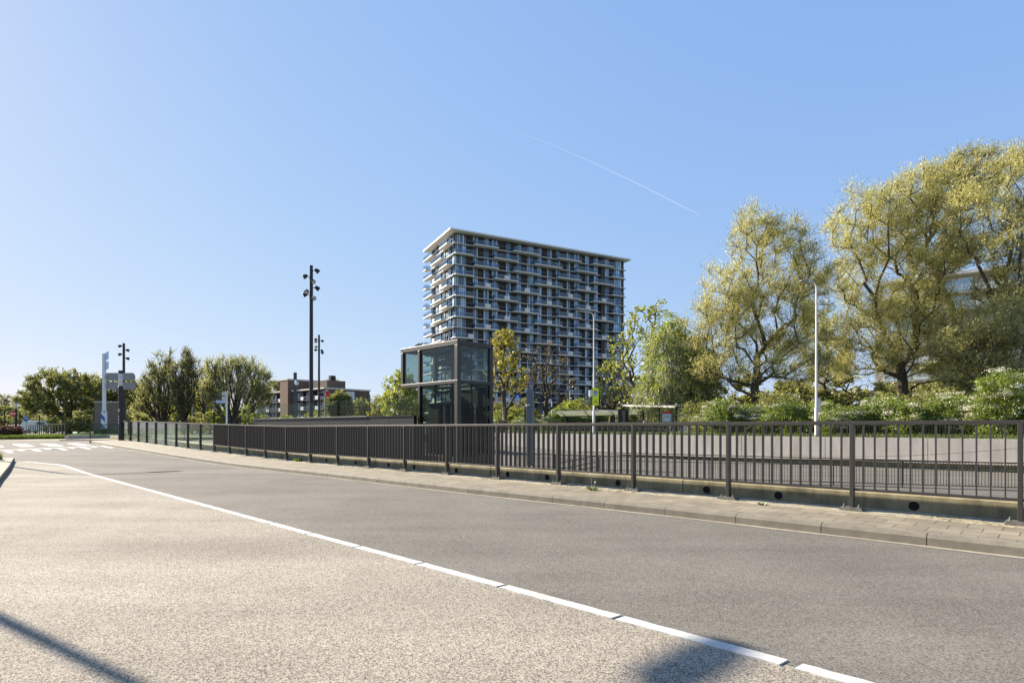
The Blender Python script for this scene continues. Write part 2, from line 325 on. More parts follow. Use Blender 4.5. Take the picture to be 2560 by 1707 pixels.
# pavement with kerb on the railing side
SP = steps(-40, 41.5, .5)
def pv(s): return g(s) + .12
mb = MB()
M['tiles'] = None
def tiles():
    m, n, l, b = new_mat('pavement_tiles'); tc = n.new('ShaderNodeTexCoord'); mp = n.new('ShaderNodeMapping')
    mp.inputs['Rotation'].default_value = (0, 0, -ROT); l.new(tc.outputs['Object'], mp.inputs[0])
    br = n.new('ShaderNodeTexBrick'); br.inputs['Scale'].default_value = 1; br.inputs['Brick Width'].default_value = .30; br.inputs['Row Height'].default_value = .30
    br.inputs['Mortar Size'].default_value = .006; br.inputs['Mortar Smooth'].default_value = .3; br.inputs['Bias'].default_value = -.3
    br.inputs['Color1'].default_value = (.18, .152, .104, 1); br.inputs['Color2'].default_value = (.24, .205, .148, 1); br.inputs['Mortar'].default_value = (.07, .058, .04, 1)
    l.new(mp.outputs[0], br.inputs[0])
    ns = n.new('ShaderNodeTexNoise'); ns.inputs['Scale'].default_value = 2.2; ns.inputs['Detail'].default_value = 8; ns.inputs['Roughness'].default_value = .7; l.new(mp.outputs[0], ns.inputs[0])
    mr = n.new('ShaderNodeMapRange'); mr.inputs[1].default_value = .3; mr.inputs[2].default_value = .7; mr.inputs[3].default_value = .75; mr.inputs[4].default_value = 1.3; l.new(ns.outputs[0], mr.inputs[0])
    mu = n.new('ShaderNodeVectorMath'); mu.operation = 'SCALE'; l.new(br.outputs[0], mu.inputs[0]); l.new(mr.outputs[0], mu.inputs['Scale'])
    l.new(mu.outputs[0], b.inputs['Base Color']); b.inputs['Roughness'].default_value = .9
    bp = n.new('ShaderNodeBump'); bp.inputs['Strength'].default_value = .6; bp.inputs['Distance'].default_value = .008; bp.invert = True
    l.new(br.outputs['Fac'], bp.inputs['Height']); l.new(bp.outputs[0], b.inputs['Normal']); return m
M['tiles'] = tiles()
sheet('pavement', M['tiles'], [[sn(s, kerbn(s) + .13 + (8.42 - kerbn(s) - .13) * t / 3, pv(s)) for t in range(4)] for s in SP])
rng = random.Random(5)
sheet('pavement_edge_strip', M['dirt'], [[sn(s, 8.42 + .70 * t / 2, pv(s) + (rng.uniform(-.006, .012) if t == 1 else .001)) for t in range(3)] for s in steps(-40, 41.5, .25)])
mb = MB()                                                # kerb stones, 1 m each with small joints
s = -20.0
while s < 40.6:
    a, b = s + .004, s + .996
    def q(ss, n_, z): return sn(ss, kerbn(ss) + n_, g(ss) + z)
    vs = [q(a, 0, -.1), q(a, .006, .085), q(a, .035, .122), q(a, .13, .126), q(a, .13, -.1), q(b, 0, -.1), q(b, .006, .085), q(b, .035, .122), q(b, .13, .126), q(b, .13, -.1)]
    mb.add(vs, [(0, 1, 6, 5), (1, 2, 7, 6), (2, 3, 8, 7), (3, 4, 9, 8), (0, 4, 3, 2, 1), (5, 6, 7, 8, 9)])
    s += 1.0
struct(mb, 'kerb', M['kerb'])
sheet('gutter', M['gutter'], [[sn(s, kerbn(s) - w0 - .015 * math.sin(s * 3.1) * (w0 > .02), g(s) + .004) for w0 in (.075, -.02)] for s in steps(-20, 40, .2)])
# pavement corner at the junction (rounded end)
mb = MB(); pts = [sn(41.5, 6.9), sn(42.6, 7.1), sn(43.4, 7.7), sn(43.6, 8.6), sn(43.5, 9.12), sn(41.5, 9.12)]
z0 = g(42) + .118
mb.prism([(p[0], p[1]) for p in pts], (0, 0, z0 - .3), (1, 0, 0), (0, 1, 0), (0, 0, 1), .3)
struct(mb, 'pavement_corner', M['tiles'])
# centre-lane edge line: ~1 m painted blocks with narrow joints
mb = MB()
def strip(mb, pts, wd, z=.006, mi=0):                    # pts (s,n) centre line
    for (s0, n0), (s1, n1) in zip(pts, pts[1:]):
        ds, dn = s1 - s0, n1 - n0; L = math.hypot(ds, dn); a, b = -dn / L * wd / 2, ds / L * wd / 2
        mb.add([sn(s0 + a, n0 + b, g(s0) + z), sn(s1 + a, n1 + b, g(s1) + z), sn(s1 - a, n1 - b, g(s1) + z), sn(s0 - a, n0 - b, g(s0) + z)], [(0, 1, 2, 3)], mi)
rr = random.Random(2)
s = 1.0 - 9 * 1.052
while s < 21.3:
    a, b = s + (.03 if s < 1.1 else .011), s + 1.052 - (.03 if s < .1 else .011)
    k = 14; top = []; bot = []
    for i in range(k + 1):
        ss = a + (b - a) * i / k; j = .004
        top.append((ss, 3.066 + rr.uniform(-j, j))); bot.append((ss, 3.16 + rr.uniform(-j, j)))
    top[0] = (top[0][0] + .012, top[0][1]); bot[-1] = (bot[-1][0] - .012, bot[-1][1])
    v = [sn(p[0], p[1], g(p[0]) + .006) for p in top + bot]
    low = [(q_[0], q_[1], q_[2] - .012) for q_ in v]; v = [(q_[0], q_[1], q_[2] + .002) for q_ in v]; K = 2 * (k + 1)
    mb.add(v + low, [(i, i + 1, k + 2 + i, k + 1 + i) for i in range(k)] + [(i, i + 1, i + 1 + K, i + K) for i in range(k)] + [(k + 1 + i, k + 2 + i, k + 2 + i + K, k + 1 + i + K) for i in range(k)] + [(0, k + 1, k + 1 + K, K), (k, 2 * k + 1, 2 * k + 1 + K, k + K)])
    s += 1.052
strip(mb, [(21.95, 3.11), (22.8, 3.08), (23.3, 3.0), (24.2, 2.72), (25.3, 2.42)], .10, .006)
struct(mb, 'edge_line_marking', M['paint'])
mb = MB()
for n0 in (-.1, 1.05, 2.22, 3.38, 4.53, 5.70):
    for a in steps(37.1, 40.9, .475)[:-1]:
        b = a + .476
        mb.add([sn(a, n0, g(a) + .006), sn(b, n0, g(b) + .006), sn(b, n0 + .58, g(b) + .006), sn(a, n0 + .58, g(a) + .006)], [(0, 1, 2, 3)])
struct(mb, 'zebra_crossing_marking', M['paint'])
mb = MB()
la, lb = (33.2, 1.4), (36.5, 6.85)
strip(mb, [(la[0] + (lb[0] - la[0]) * t / 8, la[1] + (lb[1] - la[1]) * t / 8) for t in range(9)], .38, .006)
for i in range(11):
    t = (i + .4) / 11; s0 = la[0] + (lb[0] - la[0]) * t; n0 = la[1] + (lb[1] - la[1]) * t
    L = 2.2 if i % 2 == 0 else 1.0
    strip(mb, [(s0 - .24, n0), (s0 - .24 - L / 2, n0), (s0 - .24 - L, n0)], .20, .006)
struct(mb, 'ramp_teeth_marking', M['paint'])
# left traffic island with kerb
isl = [(25.7, 2.2), (25.9, 1.9), (26.3, .8), (30, .5), (33.5, .3), (33.5, -3), (8, -4), (6, -1.5), (8.6, .2), (12, .65), (18, 1.30), (22, 1.78), (25.2, 2.12)]
def ring(pts, z0, z1, name, m):
    mb = MB(); k = len(pts)
    vs = [sn(p[0], p[1], g(p[0]) + z0) for p in pts] + [sn(p[0], p[1], g(p[0]) + z1) for p in pts]
    mb.add(vs, [(i, (i + 1) % k, (i + 1) % k + k, i + k) for i in range(k)] + [tuple(range(k, 2 * k))]); return struct(mb, name, m)
ring(isl, -.05, .12, 'traffic_island_kerb', M['kerb'])
inn = [(25.45, 1.95), (25.6, 1.8), (26, .6), (30, .3), (33.2, .1), (33.2, -2.7), (8.3, -3.7), (6.4, -1.5), (8.8, 0), (12, .45), (18, 1.10), (22, 1.58), (25.1, 1.9)]
ring(inn, .1, .126, 'traffic_island_paving', M['tiles'])

# ------------------------------------------------------------------ terrain beyond
Cc = (-24, 55); Dd = (-1.5, 42.7); Ee = (26, 29); Ff = (90, -2.3)
mb = MB()
inner = [sn(56, -90, .40), sn(56, 9.5, .40), (-22, 56, .42), (-2.6, 57.0, .75), (26.2, 29.25, .64), (90, -32.3, .4)]
outer = [(-3500, 300, .6), (-2600, 2600, .6), (-700, 3600, .6), (0, 3600, .6), (2600, 2600, .6), (3500, -900, .6)]
mb.add(inner + outer, [(i, i + 1, 6 + i + 1, 6 + i) for i in range(5)])
skirt = [sn(54.5, 9.6, .1), sn(52, 13, -.2), (-21.5, 54.6, -.6), (-3.2, 55.4, -1.3)]
mb.add([inner[1], inner[2], inner[3], skirt[0], skirt[2], skirt[3]], [(0, 3, 4, 1), (1, 4, 5, 2)])
struct(mb, 'ground', M['grass'])
def flo(s): return -1.05 + 1.25 * max(0, min(1, (s - 22) / 30))
sheet('lower_road', M['asphalt_low'], [[sn(s, n_, flo(s)) for n_ in (9.3, 15, 25, 40, 60)] for s in steps(-60, 56, 4)])
mb = MB(); mb.add([(-4000, -4000, -1.6), (4000, -4000, -1.6), (4000, 4000, -1.6), (-4000, 4000, -1.6)], [(0, 1, 2, 3)])
struct(mb, 'terrain', M['grass'])
mb = MB(); mb.add([sn(-60, -60, -.35), sn(-60, 9.0, -.35), sn(58, 9.0, -.35), sn(58, -60, -.35)], [(0, 1, 2, 3)]); struct(mb, 'road_bed', M['asphalt_low'])

# low mossy concrete upstand behind the railing, in 4.8 m pieces with drain holes
up = empty('concrete_upstand', sn(0, 9.12), 0, 'low mossy stained concrete kerb wall with round drain holes behind the near railing', 'low wall')
up.location = (0, 0, 0)
mb = MB(); s = -19.3; k = 0
while s < 45:
    a, b = s + .008, s + 4.79
    for i in range(4):
        x0 = a + (b - a) * i / 4; x1 = a + (b - a) * (i + 1) / 4
        vs = [sn(ss, nn, (pv(ss) + zz) if zz > -1 else zz) for ss in (x0, x1) for nn, zz in ((9.13, -.2), (9.13, .205), (9.15, .225), (9.43, .225), (9.43, -1.5))]
        mb.add(vs, [(0, 1, 6, 5), (1, 2, 7, 6), (2, 3, 8, 7), (3, 4, 9, 8)] + ([(0, 4, 3, 2, 1)] if i == 0 else []) + ([(5, 6, 7, 8, 9)] if i == 3 else []))
    s += 4.8
mb.build('wall_body', M['old_concrete'], up)
def hole(xp):
    a = (xp - CX) / F; Y = 9.125 / (a * N[0] + N[1]); XX = a * Y; s = XX * U[0] + Y * U[1]
    m2 = MB(); c = Vector(sn(s, 9.127, pv(s) + .075))
    pl = [(.06 * math.cos(t * math.pi / 10), .06 * math.sin(t * math.pi / 10)) for t in range(20)]
    m2.prism(pl, c, (U[0], U[1], 0), (0, 0, 1), (-N[0], -N[1], 0), .004)
    m2.build('drain_hole', M['hole'], up)
for xp in (2285, 1946, 1766, 1545, 1368, 1269, 1141, 1035, 971, 889, 816, 2750): hole(xp)
# ------------------------------------------------------------------ near railing
posts_px = [2547, 2139, 1831, 1589, 1400, 1246, 1116, 1011, 920, 842, 775, 714, 660.7, 615, 572.6, 535, 502.4, 471, 442.5, 415, 391, 368.3, 347, 328, 303]
def s_at(xp, n_):
    a = (xp - CX) / F; Y = n_ / (a * N[0] + N[1]); return a * Y * U[0] + Y * U[1]
FN = 8.70
ps = [s_at(x, FN) for x in posts_px]
c_ = np.polyfit(range(len(ps)), ps, 2); ps = [float(np.polyval(c_, i)) for i in range(-3, len(ps))]   # three more bays off to the right
OFF = 3
EU = Vector((U[0], U[1], 0)); EN = Vector((N[0], N[1], 0)); EZ = Vector((0, 0, 1))
rail = empty('railing', (0, 0, 0), 0, 'long brown metal railing with upright flat bars and glass far end along the near pavement', 'railing')
def post(s, glassbay):
    mb = MB(); zb = pv(s)
    mb.obox(Vector(sn(s, FN, zb + .012 + .575)), EU, EN, EZ, .024 if not glassbay else .03, .05, .575)
    mb.build('post', M['rail'], rail, bevel=.004)
    m2 = MB(); m2.obox(Vector(sn(s, FN, zb + .038)), EU, EN, EZ, .12, .08, .008)
    m2.obox(Vector(sn(s, FN, zb + .008)), EU, EN, EZ, .135, .095, .022)
    for du in (-.08, .08):
        for dn in (-.05,):
            m2.lathe(sn(s + du * 1.1, FN + dn, zb + .046), [(.017, 0), (.017, .016), (.009, .017), (.009, .045)], 8)
    m2.build('base_plate', M['plate'], rail)
def rail_top(s): return pv(s) + 1.20
for i, s in enumerate(ps):
    post(s, i - OFF >= 15)
mb = MB()
for i in range(len(ps) - 1):
    a, b = ps[i], ps[i + 1]
    for t0, t1 in ((0, .5), (.5, 1)):
        s0, s1 = a + (b - a) * t0 + (.0015 if t0 == 0 else 0), a + (b - a) * t1 - (.0015 if t1 == 1 else 0)
        mb.bar(sn(s0, FN, rail_top(s0) - .027), sn(s1, FN, rail_top(s1) - .027), .085, .052)
mb.build('top_rail', M['rail'], rail, bevel=.005)
mb = MB()
for i in range(15 + OFF):
    a, b = ps[i] + .025, ps[i + 1] - .025
    mb.bar(sn(a, FN, pv(a) + .285), sn(b, FN, pv(b) + .285), .078, .03)
mb.build('bottom_rail', M['rail'], rail, bevel=.003)
bars = []
for i in range(15 + OFF):
    a, b = ps[i], ps[i + 1]
    for k in range(1, 13): bars.append(a + (b - a) * k / 13)
bars_in = sorted([s for s in bars if s > ps[OFF] - .1], key=lambda s: s)
bars_out = [s for s in bars if s <= ps[OFF] - .1]
me_bar = None
for s in bars_in[:99]:
    if me_bar is None:
        mb = MB(); mb.box(-.006, .006, -.036, .036, 0, .86); o = mb.build('baluster', M['rail'], rail, bevel=.0015); me_bar = o
    else:
        o = me_bar.copy(); COL.objects.link(o); o.parent = rail
    o.location = sn(s, FN, pv(s) + .293); o.rotation_euler = (0, 0, ROT)
mb = MB()
for s in bars_in[99:] + bars_out: mb.obox(Vector(sn(s, FN, pv(s) + .293 + .43)), EU, EN, EZ, .006, .036, .43)
mb.build('baluster', M['rail'], rail, stuff=True)
for i in range(15 + OFF, len(ps) - 1):
    a, b = ps[i] + .03, ps[i + 1] - .03; mb = MB()
    mb.add([sn(a, FN - .006, pv(a) + .06), sn(b, FN - .006, pv(b) + .06), sn(b, FN + .006, pv(b) + .06), sn(a, FN + .006, pv(a) + .06),
            sn(a, FN - .006, pv(a) + 1.14), sn(b, FN - .006, pv(b) + 1.14), sn(b, FN + .006, pv(b) + 1.14), sn(a, FN + .006, pv(a) + 1.14)],
           [(0, 3, 2, 1), (4, 5, 6, 7), (0, 1, 5, 4), (1, 2, 6, 5), (2, 3, 7, 6), (3, 0, 4, 7)])
    mb.build('glass_panel', M['glass'], rail)

# ------------------------------------------------------------------ generic straight fence
def fence(a, b, za, zb, H, label, cat, spacing=.125, post_d=2.4, glass=False, bar=(.012, .02), mid=None, name='fence', pw=.05, mtl='rail_far', toprail=(.05, .04)):
    r = empty(name, (a[0], a[1], za), 0, label, cat)
    A = Vector((0, 0, 0)); B = Vector((b[0] - a[0], b[1] - a[1], zb - za)); L = Vector((B.x, B.y, 0)).length
    d = Vector((B.x, B.y, 0)).normalized(); nn = Vector((-d.y, d.x, 0)); k = max(1, round(L / post_d))
    top = MB(); top.bar(A + EZ * H, B + EZ * H, *toprail)
    top.build('top_rail', M[mtl], r)
    for i in range(k + 1):
        p = A.lerp(B, i / k); mb = MB(); mb.obox(p + EZ * (H / 2 - .03), d, nn, EZ, pw / 2, .03, H / 2 + .01); mb.build('post', M[mtl], r)
    if glass:
        for i in range(k):
            p0 = A.lerp(B, (i + .03) / k); p1 = A.lerp(B, (i + .97) / k); mb = MB()
            v = []
            for zz in (.08, H - .05):
                for p_, o_ in ((p0, -.005), (p1, -.005), (p1, .005), (p0, .005)): v.append(p_ + nn * o_ + EZ * zz)
            mb.add(v, [(0, 3, 2, 1), (4, 5, 6, 7), (0, 1, 5, 4), (1, 2, 6, 5), (2, 3, 7, 6), (3, 0, 4, 7)]); mb.build('glass_panel', M['glass'], r)
    else:
        mb = MB(); mb.bar(A + EZ * .1, B + EZ * .1, .03, .03)
        if mid: mb.bar(A + EZ * mid, B + EZ * mid, .025, .02)
        mb.build('bottom_rail', M[mtl], r)
        mb = MB(); q = int(L / spacing)
        for i in range(1, q):
            p = A.lerp(B, i / q); mb.obox(p + EZ * (H / 2 + .05), d, nn, EZ, bar[0] / 2, bar[1] / 2, H / 2 - .05)
        mb.build('bars', M[mtl], r, stuff=q > 100)
    return r
# far retaining wall of concrete panels, coping, shadow gap
W1 = Vector((26, 29, 0)); W0 = W1 + Vector((-.72, .694, 0)) * 40; wd = (W1 - W0).normalized(); wn = Vector((-wd.y, wd.x, 0))
if wn.y < 0: wn = -wn
wall = empty('retaining_wall', W0, 0, 'pale concrete panel retaining wall below the far railing', 'wall')
def wz(t): return .79 + (.67 - .79) * t / 40, -.81 + (-.53 + .81) * min(t, 46) / 40
t = -6.0 + .5
while t < 92:
    mb = MB(); a, b = t + .015, t + 5.185; (ta, ba), (tb, bb) = wz(a), wz(b)
    for (q0, q1, q2, q3, d0, d1) in ((ta, tb, ba, bb, 0, .18),):
        v = []
        for dd in (d0, d1):
            v += [wd * a + wn * dd + EZ * q2, wd * b + wn * dd + EZ * q3, wd * b + wn * dd + EZ * q1, wd * a + wn * dd + EZ * q0]
        mb.add(v, [(0, 1, 2, 3), (7, 6, 5, 4), (0, 4, 5, 1), (1, 5, 6, 2), (2, 6, 7, 3), (3, 7, 4, 0)])
    mb.build('wall_panel', M['pale_concrete'], wall, bevel=.01)
    t += 5.2
mb = MB()
for i in range(19):
    a = -5.5 + i * 5.2; b = a + 5.2; v = []
    for dd in (.22, .30):
        v += [wd * a + wn * dd + EZ * -1.3, wd * b + wn * dd + EZ * -1.3, wd * b + wn * dd + EZ * (wz(b)[0] - .05), wd * a + wn * dd + EZ * (wz(a)[0] - .05)]
    mb.add(v, [(0, 1, 2, 3), (7, 6, 5, 4), (0, 4, 5, 1), (1, 5, 6, 2), (2, 6, 7, 3), (3, 7, 4, 0)])
mb.build('wall_core', M['old_concrete'], wall)
mb = MB()
for i in range(19):
    a = -5.5 + i * 5.2 ; b = a + 5.19; (ta, ba), (tb, bb) = wz(a), wz(b)
    mb.bar(wd * a - wn * .05 + EZ * (ba - .10), wd * b - wn * .05 + EZ * (bb - .10), .22, .07)
mb.build('ledge', M['pale_concrete'], wall)
for a, b in ((-6, 44), (44, 92)):
    pa, pb = W0 + wd * a + wn * .12, W0 + wd * b + wn * .12
    fence((pa.x, pa.y), (pb.x, pb.y), wz(a)[0] - .01, wz(b)[0] - .01, .98,
          'thin dark bar railing standing on the pale far concrete wall' if a < 0 else 'thin dark bar railing on the concrete wall, rightmost end beyond the willow side', 'railing', spacing=.125, name='railing', bar=(.014, .014))
# thin-bar fence down beside the lower road
q0, q1 = (X(1500, 26.2), 26.2), (X(2640, 20.6), 20.6)
fence(q0, q1, -1.05, -1.05, 1.0, 'dense thin grey bar fence down beside the sunken road', 'fence', spacing=.10, name='fence', mid=.80, bar=(.016, .016), pw=.04, mtl='rail')
fence((X(1290, 29.5), 29.5), (X(1496, 26.3), 26.3), -1.05, -1.05, 1.0, 'short thin bar fence down beside the sunken road near the lift', 'fence', spacing=.10, name='fence', mid=.8, bar=(.016, .016), pw=.04, mtl='rail')
# sloping pipe handrail
hr = MB()
for dz in (0, .28, .5):
    hr.tube([(X(1395, 25.5), 25.5, -.33 - dz), (X(1500, 27), 27, -.05 - dz)], .022, 8)
for t in (0, .33, .66, 1):
    p = Vector((X(1395, 25.5), 25.5, -.33)).lerp(Vector((X(1500, 27), 27, -.05)), t); hr.tube([p, (p.x, p.y, -1.05)], .02, 6)
tag(hr.build('handrail', M['rail']), 'three-pipe sloping handrail seen low through the railing bars', 'handrail')
# thin overhead cable in front of the far wall
mb = MB(); a, b = P(1930, 1135, 26), P(2620, 1112, 22)
mb.tube([a.lerp(b, t / 12) - EZ * .25 * (1 - (2 * t / 12 - 1) ** 2) for t in range(13)], .007, 5)
tag(mb.build('cable', M['darkmetal']), 'thin cable strung in front of the pale far wall', 'cable')

# ------------------------------------------------------------------ lift building
zc = 26.0; C0 = Vector((-.096 * zc, zc, 0)); la = math.atan2(.702, -.712)
lift = empty('lift_building', (C0.x, C0.y, -1.05), la, 'glazed lift building with dark metal frame and overhanging upper glass box', 'lift building')
# local x: along left face (away), local y: away from the right face normal -> depth axis is -y
def LZ(y): return Z(y, zc) + 1.05
zt = LZ(848.3); zm_t = LZ(948.5); zm_b = LZ(957.0); A_, B_, OV = 3.05, 2.26, 4.5
fr = .22
mb = MB()
def beam(x0, x1, y0, y1, z0, z1): mb.box(x0, x1, y0, y1, z0, z1)
# posts
for (x0, y0) in ((0, 0), (0, -B_ + fr), (A_ - fr * .7, 0), (A_ - fr * .7, -B_ + fr)):
    mb.box(x0, x0 + (fr if x0 == 0 else fr * .7), y0 - (fr if y0 == 0 else fr), y0, 0, zt - fr - .003)
for y0 in (0, -B_ + fr): mb.box(OV - fr * .8, OV, y0 - fr, y0, zm_b + .003, zt - fr - .003)
# ring beams top / middle
for z0, z1, xe in ((zt - fr, zt, OV), (zm_b, zm_t, OV)):
    mb.box(-.004, xe + .004, -fr - .002, .004, z0, z1); mb.box(-.004, xe + .004, -B_ - .004, -B_ + fr + .002, z0, z1)
    mb.box(-.002, fr, -B_ + fr, -fr, z0 + .002, z1 - .002); mb.box(xe - fr, xe + .002, -B_ + fr, -fr, z0 + .002, z1 - .002)
lf = mb.build('frame', M['liftmetal'], lift, bevel=.012)
def pane(x0, x1, y0, y1, z0, z1, nm='glass_pane', m='glass_lift'):
    q = MB(); q.box(x0, x1, y0, y1, z0, z1); q.build(nm, M[m], lift)
gi = .07
pane(fr, A_ - fr * .7, -gi - .012, -gi, zm_t, zt - fr); pane(A_, OV - fr * .8, -gi - .012, -gi, zm_t, zt - fr)
pane(fr, A_ - fr * .7, -gi - .012, -gi, 1.0, zm_b, m='glass_lift_low'); pane(gi, gi + .012, -B_ + fr, -fr, zm_t, zt - fr); pane(gi, gi + .012, -B_ + fr, -fr, 1.0, zm_b, m='glass_lift_low')
pane(fr, A_ - fr * .7, -B_ + gi, -B_ + gi + .012, zm_t, zt - fr); pane(A_, OV - fr * .8, -B_ + gi, -B_ + gi + .012, zm_t, zt - fr)
pane(fr, A_ - fr * .7, -B_ + gi, -B_ + gi + .012, 1.0, zm_b); pane(OV - gi, OV - gi + .012, -B_ + fr, -fr, zm_t, zt - fr)
pane(A_ - gi, A_ - gi + .012, -B_ + fr, -fr, 1.0, zm_b)
mb = MB(); mb.box(.02, OV - .02, -B_ + .02, -.02, zt - .06, zt - .012); mb.build('roof', M['liftmetal'], lift)
mb = MB(); mb.box(A_ + .01, OV - .03, -B_ + .03, -.03, zm_b + .02, zm_b + .07); mb.build('upper_floor', M['liftmetal'], lift)
mb = MB(); mb.box(fr, A_ - .16, -gi - .05, -gi + .02, 0, .98); mb.box(gi - .02, gi + .05, -B_ + fr, -fr, 0, .98); mb.box(fr, A_ - .16, -B_ + gi - .02, -B_ + gi + .05, 0, .98)
mb.build('base_panel', M['liftmetal'], lift)
# shaft interior: guide rails, cross beams, machinery, cabin door frame
mb = MB(); cx_ = 1.5
for x0 in (.95, 2.25):
    for y0 in (-.55, -1.75): mb.box(x0, x0 + .07, y0, y0 + .07, 1.0, zt - .3)
for z0 in (1.9, 3.4, zm_b - .35, zm_t + .55, zm_t + 1.15):
    mb.box(.95, 2.32, -.56, -.49, z0, z0 + .1); mb.box(.95, 2.32, -1.76, -1.69, z0, z0 + .1); mb.box(.94, 1.01, -1.7, -.5, z0, z0 + .1)
mb.build('shaft_guide', M['darkmetal'], lift)
mb = MB(); mb.box(1.0, 2.3, -1.65, -.6, zm_t + .85, zm_t + 1.1); mb.box(1.2, 1.75, -1.4, -.8, zm_t + 1.1, zm_t + 1.42)
mb.lathe((2.0, -1.1, zm_t + 1.1), [(.16, 0), (.2, .1), (.16, .3), (.04, .32)], 12)
mb.build('lift_machine', M['darkmetal'], lift, bevel=.02)
mb = MB(); mb.box(.52, .60, -.62, -.54, 1.0, 3.45); mb.box(1.62, 1.72, -.62, -.54, 1.0, 3.45); mb.box(.52, 1.72, -.625, -.535, 3.45, 3.6); mb.box(1.12, 1.17, -.60, -.56, 1.0, 3.45)
mb.box(.52, .60, -1.62, -1.54, 1.0, 3.45); mb.box(1.62, 1.72, -1.62, -1.54, 1.0, 3.45)
mb.box(.6, 1.62, -.60, -.57, 1.0, 1.75)
mb.build('door_frame', M['lift_inner'], lift)
mb = MB(); mb.box(1.85, 2.8, -1.9, -.45, 1.0, 3.5); mb.box(.3, 2.8, -2.12, -2.06, 1.0, zm_b - .05); mb.build('cabin_and_dark_sheet', M['black'], lift, bevel=.03)  # cabin, plus a thin black back sheet added to darken the lower shaft
# roof vent and pigeons
ventp = lift.matrix_world
def lw(x, y, z):
    return Vector((C0.x + x * math.cos(la) - y * math.sin(la), C0.y + x * math.sin(la) + y * math.cos(la), -1.05 + z))
mb = MB(); p = lw(1.75, -.9, zt)
mb.lathe(p, [(.12, 0), (.12, .10), (.36, .12), (.34, .17), (.2, .24), (.06, .27)], 20)
mb.tube([p + Vector((-.06, 0, .25)), p + Vector((-.07, 0, .52))], [.05, .02], 8); mb.tube([p + Vector((.06, 0, .25)), p + Vector((.07, 0, .50))], [.05, .02], 8)
tag(mb.build('roof_vent', M['black'], smooth=True), 'flat dark vent dome with two stubs on the lift roof', 'roof vent')
for i, xx in enumerate((3.15, 3.42)):
    mb = MB(); p = lw(xx, -.25, zt)
    mb.tube([p + Vector((-.14, 0, .07)), p + Vector((-.06, 0, .10)), p + Vector((.03, 0, .12)), p + Vector((.075, 0, .19)), p + Vector((.10, 0, .215)), p + Vector((.135, 0, .205))], [.012, .045, .052, .03, .028, .004], 8)
    mb.tube([p + Vector((0, -.015, 0)), p + Vector((0, -.015, .08))], .006, 5); mb.tube([p + Vector((0, .015, 0)), p + Vector((0, .015, .08))], .006, 5)
    tag(mb.build('pigeon', M['darkmetal'], smooth=True), ['dark pigeon perched on the lift roof, nearer the middle', 'dark pigeon perched on the lift roof, nearer the overhanging end'][i], 'pigeon')

# dark parapet with glass balustrade running from the lift
pa = Vector((-4.75, 28.0, 0)); pb = Vector((-17.9, 39.5, 0)); pd = (pb - pa).normalized(); pn = Vector((-pd.y, pd.x, 0))
if pn.y < 0: pn = -pn
par = empty('parapet', pa, 0, 'black metal clad parapet with clear glass balustrade left of the lift', 'parapet')
L = (pb - pa).length; zp = 1.83
mb = MB()
for i in range(9):
    a, b = L * i / 9 + .006, L * (i + 1) / 9 - .006
    mb.obox(pd * (a + b) / 2 + EZ * ((zp - 1.05) / 2), pd, pn, EZ, (b - a) / 2, .1, (zp + 1.05) / 2)
mb.build('cladding', M['black'], par)
mb = MB(); mb.bar(pd * 3.9 + EZ * (zp + .03), pd * L + EZ * (zp + .03), .30, .06); mb.build('coping', mat('coping_grey', (.085, .088, .09), .35, var=.05, metal=.3), par, bevel=.01)
mb = MB(); mb.bar(pd * 0 + EZ * (zp + .02), pd * 3.88 + EZ * (zp + .02), .26, .04); mb.build('coping', M['black'], par)
for i in range(6):
    a, b = L * i / 6 + .02, L * (i + 1) / 6 - .02
    mb = MB(); mb.obox(pd * (a + b) / 2 + EZ * (zp + .06 + .46) + pn * .05, pd, pn, EZ, (b - a) / 2, .007, .46); mb.build('glass_panel', M['glass'], par)
mb = MB(); mb.obox(pd * 3.9 + EZ * (zp + .6) + pn * .05, pd, pn, EZ, .02, .03, .6); mb.build('post', M['darkmetal'], par)
# dark low railing with glass left of the parapet (crosses behind the near railing)
fence((-17.9, 39.6), (-33, 44.5), .42, .42, 1.06, 'dark glass railing running left from the end of the black parapet', 'railing', glass=True, post_d=3.2, name='railing', mtl='darkmetal')
# far glass railings at the junction
fence((X(166, 46), 46), (X(297, 51), 51), .42, .42, 1.2, 'glass panel railing standing behind the striped sign pole', 'railing', glass=True, post_d=3.0, name='railing', mtl='darkmetal')
fence((X(72, 68), 68), (X(163, 46.3), 46.3), .42, .42, 1.2, 'dark post railing at far left beside the tall grass and parked van', 'railing', spacing=50, post_d=1.9, name='railing', pw=.14, mtl='darkmetal')
fence((X(-20, 62), 62), (X(28, 72), 72), .4, .4, 1.1, 'dark bar railing behind the red leaved shrubs at far left', 'railing', spacing=.35, post_d=2, name='railing', bar=(.06, .05), mtl='darkmetal')
fence((X(166, 75), 75), (X(330, 84), 84), .42, .42, 1.1, 'distant glass railing across the junction seen through the nearer one', 'railing', glass=True, post_d=6, name='railing', mtl='darkmetal')
